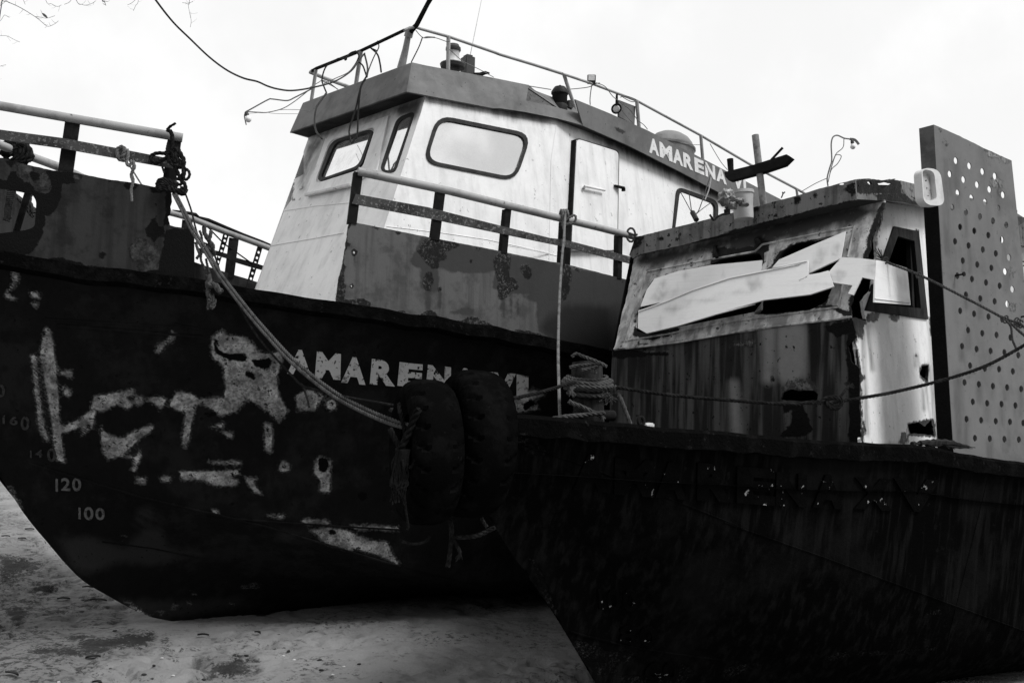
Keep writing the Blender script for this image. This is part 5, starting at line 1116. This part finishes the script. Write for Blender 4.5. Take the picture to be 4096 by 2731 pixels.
KT('600,1365 700,1368 800,1355 900,1310 945,1288', .0095); KT('590,1230 600,1330 590,1470 570,1600', .010); KT('600,1370 640,1430 670,1490', .008); KT('835,1215 850,1250 880,1290', .008); KT('215,1400 300,1420 400,1400 430,1360', .006)
for i in range(12): KT(f'668,1480 {random.uniform(625,690)},{random.uniform(1520,1560)}', .0022)
tag(put('hanging_rope', bm, M['roped'], None, True), 'rope tails hanging and looped below the two tyres', 'rope', 'ropes about the tyres')
# ---------------- cables, bulbs
def cable(name, q, Y0, Y1, r, m, label, cat='cable', grp='cables and wires', c='p', extra=()):
    bm = bmesh.new(); tube(bm, crv(path(q, Y0, Y1, c), 8), r, 6)
    for e in extra: tube(bm, crv(path(e[0], e[1], e[2], e[4] if len(e) > 4 else 'p'), 8), e[3], 6)
    return tag(put(name, bm, M[m], None, True), label, cat, grp)
YV = YA(RV.un(1450, 220)); YF = YA(VF.un(1400, 600))
cable('power_cable', '430,-330 540,-120 622,0 692,89 758,154 837,229 907,281 973,313 1029,327 1070,345 1112,357 1168,363 1245,352 1337,327 1403,286 1434,245 1459,214', 5.2, YV - .05, .0065, 'cable', 'black cable swooping from the upper left to the wheelhouse rail')
cable('cable_loop', '1352,235 1306,265 1288,316 1295,345 1306,372', YV - .05, YV - .03, .007, 'cable', 'black cable loops draped over the wheelhouse front rail', extra=(('1306,372 1275,415 1265,434 1258,480 1265,525 1288,556', YV - .05, YF - .02, .008), ('1352,235 1385,236 1380,240 1400,215 1425,205', YV - .06, YV - .05, .007), ('1485,194 1510,219 1520,255 1525,291', YV - .05, YV - .03, .0075), ('1425,205 1436,225 1431,245 1450,262 1461,290 1466,306', YV - .06, YV - .04, .007), ('1444,200 1470,188 1485,194 1510,205', YV - .06, YV - .05, .006)))
cable('drooping_cable', '1466,306 1444,347 1423,434 1398,515 1400,550 1408,571 1420,555 1429,541 1434,434 1444,347 1462,317', YF - .03, YF - .04, .0075, 'cable', 'black cable drooping in a loop before the front wheelhouse window', extra=(('1459,220 1470,270 1467,306', YV - .04, YF - .02, .0075), ('1510,165 1515,190 1495,230 1475,280 1468,310', YV - .05, YF - .02, .005)))
cable('thin_wire', '1240,350 1275,330 1290,322 1320,335 1350,358', YV - .03, YV + .2, .004, 'wire', 'thin grey wires crossing under the wheelhouse front rail', extra=(('1296,335 1340,315 1390,292 1415,265 1430,240', YV - .04, YV - .04, .004), ('1285,322 1300,330 1330,345 1352,358', YV + .1, YV + .3, .004)))
YRt = YA(RP1.un(1700, 150))
cable('thin_wire', '1663,122 1678,140 1690,150 1700,153 1740,152 1786,167 1800,165', YRt - .03, YRt + .02, .0035, 'wire', 'thin wires strung along the rail beside the search lamp', extra=(('1690,150 1675,190 1645,250', YRt, YRt + .1, .0055), ('1697,152 1710,149 1740,151', YRt, YRt, .006)))
cable('thin_wire', '1797,200 1804,204 1850,245 1890,265 1930,285 1975,310', YRt + .02, YRt + .3, .003, 'wire', 'thin wire slanting from the rail post past the search lamp')
cable('thin_wire', '2117,345 2160,352 2204,359', YRt + .3, YRt + .55, .004, 'wire', 'short wire running to the black navigation lantern')
YRb = YA(RP2.un(2370, 340))
cable('thin_wire', '2275,358 2320,354 2358,348 2385,335 2400,333', YRb, YRb, .004, 'wire', 'thin wires dangling from the floodlight on the rail', extra=(('2367,342 2362,375 2360,400 2361,420', YRb, YRb, .005), ('2385,332 2420,347 2450,385 2475,405', YRb, YRb + .2, .004), ('2475,405 2520,440 2550,480 2575,500 2590,518', YRb + .2, YRb + .6, .004), ('2468,370 2500,395 2530,408 2545,400 2505,385 2480,390', YRb + .3, YRb + .4, .004), ('2478,430 2510,470 2538,500', YRb + .3, YRb + .35, .003)))
YRc = YA(RP2.un(2810, 560))
cable('thin_wire', '2840,575 2860,610 2885,650 2910,680', YRc, YRc, .004, 'wire', 'thin wires hanging by the arched roof hatch and small window', extra=(('2720,570 2755,578 2810,580', YRc - .3, YRc, .003), ('2806,575 2812,600 2805,610', YRc, YRc, .006), ('2815,640 2840,700 2843,720 2835,760 2820,800', YRc, 7.6, .005)))
def bulb(sock, tip, rpx, Y, label, wires, wr_=.004, name='light_bulb'):
    e = empty(name, at(*sock, Y), label, 'light bulb', 'bare bulbs on wires'); a, b = at(*sock, Y), at(*tip, Y); d = (b - a).normalized(); r = rpx * Y / F
    bm = bmesh.new(); lathe(bm, a, d, [(0, r * .35), (r * .3, r * .6), (r * 1.3, r * .65), (r * 1.35, r * .5)], 12); put('bulb_socket', bm, M['lampd'], e, True)
    bm = bmesh.new(); lathe(bm, a + d * r * 1.3, d, [(0, r * .45), (r * .4, r * .6), (r * .9, r * .95), (r * 1.4, r), (r * 1.9, r * .75), (r * 2.2, r * .3), (r * 2.25, .001)], 16); put('glass_bulb', bm, M['milk'], e, True)
    bm = bmesh.new()
    for q, y0, y1, w in wires: tube(bm, crv(path(q, y0, y1), 6), w, 5)
    put('bulb_wire', bm, M['wire'], e, True)
bulb((984, 447), (1000, 500), 13, YV - .1, 'white bulb hanging on bent wire left of the wheelhouse roof', [('984,447 1000,439 1071,400 1090,397 1148,403 1180,390 1235,362 1246,356', YV - .1, YV, .006), ('984,447 978,465 985,500', YV - .1, YV - .1, .005), ('990,447 1040,450 1071,450 1130,435 1180,405 1235,362', YV - .1, YV, .004), ('990,447 1060,452 1120,440 1200,440 1240,445', YV - .1, YV + .2, .0025), ('985,455 1060,450 1100,455 1200,456', YV - .1, YV + .2, .002)])
YC = YA(FAF.un(3300, 780)) + .5
bulb((3408, 560), (3413, 596), 11, YC, 'white bulb on curved wire above the boarded cabin roof', [('3312,745 3309,713 3318,675 3327,642 3325,586 3327,562 3334,547 3350,542 3376,553 3395,556 3408,560', YC, YC, .005), ('3312,730 3325,680 3350,655 3365,625 3345,620 3335,640 3320,690', YC, YC, .003), ('3376,555 3372,590 3345,615 3330,650', YC, YC, .003), ('3400,556 3420,560 3436,578', YC, YC, .009), ('3308,713 3260,735 3200,770', YC, YC + .2, .0025)])
bm = bmesh.new(); tube(bm, [at(2770, 850, 5.75), at(2786, 880, 5.7)], .016, 8); tube(bm, crv([at(2767, 848, 5.75), at(2760, 800, 5.8), at(2756, 770, 5.85)], 4), .003, 5); tube(bm, crv([at(2765, 848, 5.75), at(2745, 810, 5.8), at(2720, 765, 5.85)], 4), .0025, 5); tube(bm, crv([at(2785, 855, 5.75), at(2800, 830, 5.8), at(2843, 700, 6)], 4), .003, 5); tube(bm, crv([at(2780, 860, 5.75), at(2810, 835, 5.8), at(2845, 810, 5.85)], 4), .0025, 5)
tag(put('cable_end', bm, M['cable'], None, True), 'black plug end with splayed wires before the small window', 'cable', 'cables and wires')
bm = bmesh.new(); tube(bm, [at(3125, 792, 5.9), at(3132, 775, 5.9), at(3140, 768, 5.9)], .004, 5); tube(bm, [at(3132, 775, 5.9), at(3130, 768, 5.9)], .004, 5); tag(put('wire_stub', bm, M['cable'], None, True), 'tiny dark wire stub standing on the boarded cabin roof edge', 'wire', 'cables and wires')
# ---------------- bucket and bag on the cabin roof
YK = 6.2; P = at(2968, 768, YK); k = YK / F
e = empty('bucket', at(2960, 850, YK), 'battered pale bucket on the boarded cabin roof', 'bucket')
bm = bmesh.new(); lathe(bm, P, -uB, [(0, 47*k), (10*k, 46*k), (12*k, 43*k), (50*k, 41*k), (100*k, 38*k), (112*k, 37*k), (112*k, 3*k), (108*k, 3*k), (106*k, 35*k), (12*k, 41*k), (2*k, 44*k)], 28, True)
for v in bm.verts: v.co += Vector((noise.noise(v.co * 14), noise.noise(v.co * 14 + Vector((3, 1, 0))), 0)) * .006
bk = put('bucket_body', bm, M['bucket'], e, True)
sdf(bk, 'soft', [px('c4', '30,930 130,1000 140,1030 60,1010 0,960'), px('c4', '110,960 160,970 150,1000')]); sdf(bk, 'rust_or_shade', [(px('c8', '1870,160 1850,190 1890,220'), 3)])
bm = bmesh.new(); lathe(bm, P + uB*3*k, -uB, [(0, 47.5*k), (12*k, 48*k), (14*k, 46*k), (12*k, 44*k), (0, 44*k)], 28, True); put('bucket_rim', bm, M['bucket'], e, True)
bm = bmesh.new()
for c_, r_, sq in (((2905, 790), 32, 1), ((2925, 820), 24, .8), ((2955, 845 - 40), 24, .55), ((2978, 818), 20, .5)):
    P = at(*c_, YK - .14); v0 = len(bm.verts); bmesh.ops.create_icosphere(bm, subdivisions=4, radius=r_ * k, matrix=Matrix.Translation(P)); bm.verts.ensure_lookup_table()
    for v in bm.verts[v0:]:
        d = v.co - P; d.z *= sq; v.co = P + d * (1 + .35 * noise.noise(d * 40 + P) + .18 * noise.noise(d * 110))
tag(put('plastic_bag', bm, M['bag'], None, True), 'crumpled plastic bag slumped against the bucket', 'bag')
bm = bmesh.new(); rope_bm(bm, path('2908,830 2905,845 2912,855 2890,858 2870,868 2855,880 2840,860', YK - .16, YK - .3), .007); tube(bm, [at(2908, 838, YK - .17), at(2909, 856, YK - .17)], .02, 8); tag(put('rope_end', bm, M['roped'], None, True), 'short rope end below the bag on the cabin roof', 'rope', 'ropes tied to the rails')
# ---------------- odds and ends on the nearer boat
CW = Cur(FB, lambda s: bb0(s) - .02)
bm = bmesh.new()
for i, (q, r0) in enumerate((('1230,1380 1330,1372 1440,1375 1500,1392 1578,1408', .022), ('1260,1388 1380,1388 1480,1405 1560,1412', .015), ('1300,1378 1400,1380 1450,1384 1500,1400', .012), ('1180,1382 1260,1378 1350,1376', .012))):
    P = resample([CW.un(*p) + uB * .01 for p in px('c9', q)], .02); n = len(P)
    tube(bm, [p + uB * .006 * noise.noise(p * 25) for p in P], [max(.002, r0 * (1 - (j / n) ** 2) * (.8 + .5 * noise.noise(P[j] * 30))) for j in range(n)], 6)
tag(put('splintered_timber', bm, M['wood'], None), 'splintered dark timber lying on the cap rail by the perforated plate', 'timber')
bm = bmesh.new()
for i in range(22):
    x = random.uniform(1360, 1430); P = [CW.un(*p) + uB * (.012 + .01 * random.random()) for p in px('c9', f'{x},{random.uniform(1375,1395)} {x+random.uniform(10,30)},{random.uniform(1380,1400)} {x+random.uniform(20,60)},{random.uniform(1395,1425)}')]; tube(bm, crv(P, 3), .002, 4, False)
tag(put('rope_fibres', bm, M['rope'], None, True), 'tuft of loose rope fibres on the splintered timber', 'rope')
P = CW.un(2628, 1708) - nB * .05; bm = bmesh.new(); bar(bm, P - uB * .03, P + uB * .022, az(60), .055, .05, .006)
for v in bm.verts: v.co += Vector((1, 1, 1)) * .006 * noise.noise(v.co * 60)
tag(put('foam_chunk', bm, M['shell'], None), 'small white chunk on the cap rail by the eye bolt', 'chunk')
# ---------------- a further boat's cabin, just inside the right edge
e = empty('white_boat', at(4200, 1700, 13), 'pale boat cabin just showing behind the perforated plate at right edge', 'boat', 'beached boats')
WP = pl2(at(4090, 1100, 12.5), az(65), Z)
panel('cabin_wall', px('p', '4040,985 4110,990 4500,1100 4500,1900 4050,1900'), WP, .05, M['white'], e); panel('roof_edge', px('p', '4040,835 4110,880 4500,1010 4500,1110 4110,985 4040,975'), WP.off(.12), .08, M['fascb'], e)
for y in (1040, 1056): pipe('grab_rail', [(4050, y), (4130, y + 12), (4400, y + 70)], WP.off(.1), 5, M['iron'], e, 6)
bm = bmesh.new(); a = [WP.un(4040, 2000), WP.un(4500, 2050)]; bar(bm, a[0] - Z * .6 - WP.N * -.4, a[1] - Z * .6 + WP.N * .4, Z, 1.6, 1.2); put('hull', bm, M['hull'], e)
# ---------------- bare branches of the tree overhead
e = empty('bare_tree', (-3.6, 3.2, 0), 'bare thin branches of an overhanging tree at the upper left corner', 'tree')
bm = bmesh.new(); tube(bm, crv([(-3.6, 3.2, -.1), (-3.55, 3.25, 2), (-3.2, 3.5, 3.6), (-2.6, 4.0, 4.6)], 8), [.17 - .13 * i / 24 for i in range(25)], 10); put('trunk', bm, M['twig'], e, True)
LIMB = [at(-500, -700, 3.9), at(-100, -380, 4.1), at(400, -260, 4.2), at(900, -200, 4.2)]
LIMBC = crv([Vector((-2.6, 4.0, 4.6))] + LIMB, 12)
def twig(q, r, c='cS', Y=4.2):
    r *= .62
    bm = bmesh.new(); P = path(q, Y, Y, c); f0 = q.split()[0].split(',')
    if float(f0[1]) < -100 or float(f0[0]) <= 0: P.insert(0, min(LIMBC, key=lambda v: (v - P[0]).length))
    P = crv(P, 5); n = len(P); tube(bm, P, [max(.0008, r * (1 - .7 * i / n)) for i in range(n)], 5)
    for i in range(3, n - 1, 4):
        d = Vector((random.uniform(-1, 1), random.uniform(-.3, .3), random.uniform(-1, .8))).normalized() * random.uniform(.012, .035); tube(bm, [P[i], P[i] + d * .6, P[i] + d + Vector((0, 0, .006))], [r * .35, r * .25, r * .15], 4)
    return put('branch', bm, M['twig'], e, True)
bm = bmesh.new(); tube(bm, crv([(-2.6, 4.0, 4.6)] + LIMB, 6), [.04 - .028 * i / 24 for i in range(25)], 8); put('limb', bm, M['twig'], e, True)
twig('-150,-300 0,-20 60,15 150,55 230,100 300,145 340,175 380,210 415,228 470,205 500,180', .0032); twig('300,145 350,150 400,158 470,137', .002); twig('0,120 40,130 80,152', .002); twig('-60,290 0,306 60,310 120,340 170,362', .002); twig('-60,580 0,568 50,556', .0022)
twig('300,-350 390,0 440,35 490,58 525,45', .0022); twig('500,-350 650,0 700,40 740,46 790,30 820,8', .0026); twig('550,40 600,15 640,-60', .0016); twig('800,-400 870,-20 890,10 905,50', .006); twig('1180,-400 1185,-20 1160,50 1140,95', .0018); twig('1180,-20 1130,25 1090,45', .0014); twig('1600,-420 1620,0 1610,40 1625,130 1635,180 1628,235', .0022); twig('1560,25 1610,30 1650,15', .0015); twig('100,-60 40,20 -20,60', .002); twig('180,-80 200,0 215,40', .0018)
bm = bmesh.new(); q = px('cS', '345,85 352,100 358,112 378,118 395,132 405,150 395,155 372,140 360,122'); P = [at(*p, 4.2) for p in q]; f = bm.faces.new([bm.verts.new(p) for p in P]); r_ = bmesh.ops.extrude_face_region(bm, geom=[f]); bmesh.ops.translate(bm, verts=[v for v in r_['geom'] if isinstance(v, bmesh.types.BMVert)], vec=(0, .004, 0)); put('dry_leaf', bm, M['twig'], e)
# ---------------- litter on the sand
def leaf(c, q, a, L, w, label):
    P = ground(*px(c, q)[0], .012); P.z = sandz(P.x, P.y) + .006; bm = bmesh.new(); n = 7; d = Vector((math.cos(a), math.sin(a), 0)); s = Vector((-d.y, d.x, 0)); pr = None
    for i in range(n + 1):
        t = i / n; ww = w * math.sin(math.pi * min(1, t * .96 + .03)) ** .8; c_ = P + d * L * (t - .5) + Z * (.004 + .006 * math.sin(t * 3.1)); cur = [bm.verts.new(c_ + s * ww + Z * .008), bm.verts.new(c_), bm.verts.new(c_ - s * ww + Z * .010)]
        if pr:
            for k in range(2): bm.faces.new((pr[k], pr[k + 1], cur[k + 1], cur[k]))
        pr = cur
    r_ = bmesh.ops.extrude_face_region(bm, geom=bm.faces[:]); bmesh.ops.translate(bm, verts=[v for v in r_['geom'] if isinstance(v, bmesh.types.BMVert)], vec=(0, 0, .002)); bmesh.ops.recalc_face_normals(bm, faces=bm.faces[:])
    tag(put('dry_leaf', bm, M['leaf'], None, True), label, 'leaf', 'dry leaves on the sand')
for c, q, a, L, w, lb in (('c7', '548,1045', .5, .09, .022, 'curled dark leaf by the clump of weed on the sand'), ('c7', '70,1168', -.5, .12, .016, 'long dark leaf at the lower left corner of the sand'), ('c7', '572,1200', -.4, .07, .018, 'dark leaf at the bottom edge of the sand'), ('c7', '1515,915', -.7, .07, .015, 'small leaf alone in the shadow under the hull'),
   ('c7', '375,716', .1, .10, .025, 'dark leaf left of the hull between two patches of weed'), ('c7', '580,718', -.1, .14, .025, 'broad dark leaf closest to the larger hull'), ('c7', '515,657', 0, .09, .02, 'flat leaf beside the stem of the larger hull'), ('c7', '175,300', -.1, .12, .03, 'farthest dark leaf beside the raked stem'), ('c7', '1195,938', 0, .08, .012, 'thin leaf on the smooth sand below the keel'), ('c7', '35,345', 0, .10, .02, 'dark leaf far off at the left edge'), ('c7', '130,355', 0, .09, .03, 'small dark lump of leaf far off near the stem')): leaf(c, q, a, L, w, lb)
for i, q in enumerate('953,1076 1107,1096 1668,1040 1730,1070 2022,1112 1957,1153 1018,1165 345,1215'.split()):
    P = ground(*px('c7', q)[0]); P.z = sandz(P.x, P.y) + .004; bm = bmesh.new(); bmesh.ops.create_icosphere(bm, subdivisions=2, radius=.009, matrix=Matrix.Translation(P) @ Matrix.Diagonal((1.2, 1, .5, 1)))
    tag(put('shell', bm, M['shell'], None, True), 'tiny white shell fragment scattered on the smooth sand', 'shell', 'tiny white shells')
for i, q in enumerate('848,1156 897,1166 905,1118 1890,1136 2112,1088 1698,1020 1450,1038 675,917 650,1118 1200,1180 1880,1072 2240,1200'.split()):
    P = ground(*px('c7', q)[0]); P.z = sandz(P.x, P.y) + .004; bm = bmesh.new(); bmesh.ops.create_icosphere(bm, subdivisions=2, radius=.013, matrix=Matrix.Translation(P) @ Matrix.Rotation(i, 4, 'Z') @ Matrix.Diagonal((1.3, .8, .5, 1)))
    tag(put('pebble', bm, M['leaf'], None, True), 'small dark pebble on the open sand', 'pebble', 'small dark pebbles')
SKY_LO, SKY_HI, SUN_E, EXPO = .85, .93, 2.7, 0.1
CLOUD = (-3.494, 1.349, 3.680)
# ================================================================== sand, sky, light
def axis(lo, hi, st, far):
    v = list(np.arange(lo, hi, st)); a, s = hi, st
    while a < far: a += s; s *= 1.35; v.append(a)
    a, s, L = lo, st, []
    while a > -far: a -= s; s *= 1.35; L.append(a)
    return L[::-1] + v
xs, ys = axis(-5.2, 1.6, .024, 260), axis(5.2, 10.5, .024, 260)
bm = bmesh.new(); rows = []
for y in ys: rows.append([bm.verts.new((x, y, sandz(x, y))) for x in xs])
for j in range(len(ys) - 1):
    for i in range(len(xs) - 1): bm.faces.new((rows[j][i], rows[j][i + 1], rows[j + 1][i + 1], rows[j + 1][i]))
sand = put('sand', bm, M['sand'], None, True); tag(sand, kind='structure')
sdf(sand, 'weed', [px('c7', '0,470 150,490 240,520 140,570 0,600'), px('c7', '150,1030 330,1000 500,1020 420,950 640,960 760,920 920,930 860,1010 700,1010 600,1040 450,1060 250,1060'), px('c7', '1260,1120 1400,1060 1510,1090 1400,1110 1480,1170 1330,1190 1270,1150'), px('c7', '230,640 330,650 280,700 180,690'), px('c7', '0,560 120,580 230,560 60,620 0,640'), px('c7', '20,770 180,780 110,900 20,800'), (px('c7', '0,735 100,740 230,748'), 4), (px('c7', '970,960 1000,1020 970,1040 1030,1080'), 4), px('c7', '540,700 610,715 560,725'), px('c7', '480,730 540,735 500,742')])
sdf(sand, 'rough', [[(-200, 1850), (60, 2010), (230, 2260), (330, 2350), (480, 2430), (560, 2540), (640, 2560), (620, 2620), (420, 2660), (300, 2760), (-200, 2800)], px('c7', '1150,1050 1500,1040 1560,1150 1500,1250 1100,1250')])
w = bpy.data.worlds.new('World'); SC.world = w; w.use_nodes = True; t = w.node_tree; t.nodes.clear()
sk = t.nodes.new('ShaderNodeTexSky'); sk.sky_type = 'NISHITA'; sk.sun_disc = False
SUN = Vector((.52, -.25, .81)).normalized()
sk.sun_elevation = math.asin(SUN.z); sk.sun_rotation = math.atan2(SUN.x, SUN.y)
bw = t.nodes.new('ShaderNodeRGBToBW'); t.links.new(sk.outputs[0], bw.inputs[0])
tc = t.nodes.new('ShaderNodeTexCoord')
def nd(ty, **k):
    x = t.nodes.new(ty)
    for a, b in k.items(): setattr(x, a, b)
    return x
mpn = nd('ShaderNodeMapping'); mpn.name = 'cloud_offset'; mpn.inputs['Location'].default_value = CLOUD; t.links.new(tc.outputs['Generated'], mpn.inputs[0])
nz = nd('ShaderNodeTexNoise'); nz.inputs['Scale'].default_value = 5.5; nz.inputs['Detail'].default_value = 7; nz.inputs['Roughness'].default_value = .55; t.links.new(mpn.outputs[0], nz.inputs['Vector'])
sep = nd('ShaderNodeSeparateXYZ'); t.links.new(tc.outputs['Generated'], sep.inputs[0])
def mr(v, a, b, c, d):
    x = nd('ShaderNodeMapRange', interpolation_type='SMOOTHSTEP'); t.links.new(v, x.inputs[0])
    for i, q in enumerate((a, b, c, d)): x.inputs[i + 1].default_value = q
    return x.outputs[0]
def mt_(op, a, b):
    x = nd('ShaderNodeMath', operation=op)
    for i, q in enumerate((a, b)):
        if hasattr(q, 'links'): t.links.new(q, x.inputs[i])
        else: x.inputs[i].default_value = q
    return x.outputs[0]
# thick cloud sheet everywhere, with a few thinner grey openings on the side behind the camera
open_ = mt_('MULTIPLY', mr(nz.outputs['Fac'], .47, .60, 0, 1), mr(sep.outputs['Y'], .1, -.3, 0, 1))
sheet = mr(nz.outputs['Fac'], .35, .65, SKY_LO, SKY_HI)
back_ = mt_('MULTIPLY', mr(sep.outputs['Y'], -.35, -.95, 1.0, .6), mt_('MAXIMUM', mr(sep.outputs['Y'], -.5, -.75, 1.0, .15), mr(sep.outputs['Z'], .12, .45, .15, 1.0)))  # unseen low sky behind the camera dimmed to deepen shade on the sand
tot = mt_('ADD', mt_('MULTIPLY', mt_('MULTIPLY', sheet, back_), mt_('SUBTRACT', 1.0, mt_('MULTIPLY', open_, .42))), mt_('MULTIPLY', bw.outputs[0], .01))
comb = nd('ShaderNodeCombineColor')
for i in range(3): t.links.new(tot, comb.inputs[i])
bg = nd('ShaderNodeBackground'); t.links.new(comb.outputs[0], bg.inputs[0]); bg.inputs[1].default_value = 1.0
ow = nd('ShaderNodeOutputWorld'); t.links.new(bg.outputs[0], ow.inputs[0])
sl = bpy.data.lights.new('sun', 'SUN'); sl.energy = SUN_E; sl.angle = R(22); sl.color = (1, 1, 1)
so = bpy.data.objects.new('sun', sl); COL.objects.link(so); so.rotation_euler = (-SUN).to_track_quat('-Z', 'Y').to_euler()
SC.view_settings.view_transform = 'Standard'; SC.view_settings.look = 'None'; SC.view_settings.exposure = EXPO; SC.view_settings.gamma = 1
SC.cycles.max_bounces = 5; SC.cycles.use_denoising = True
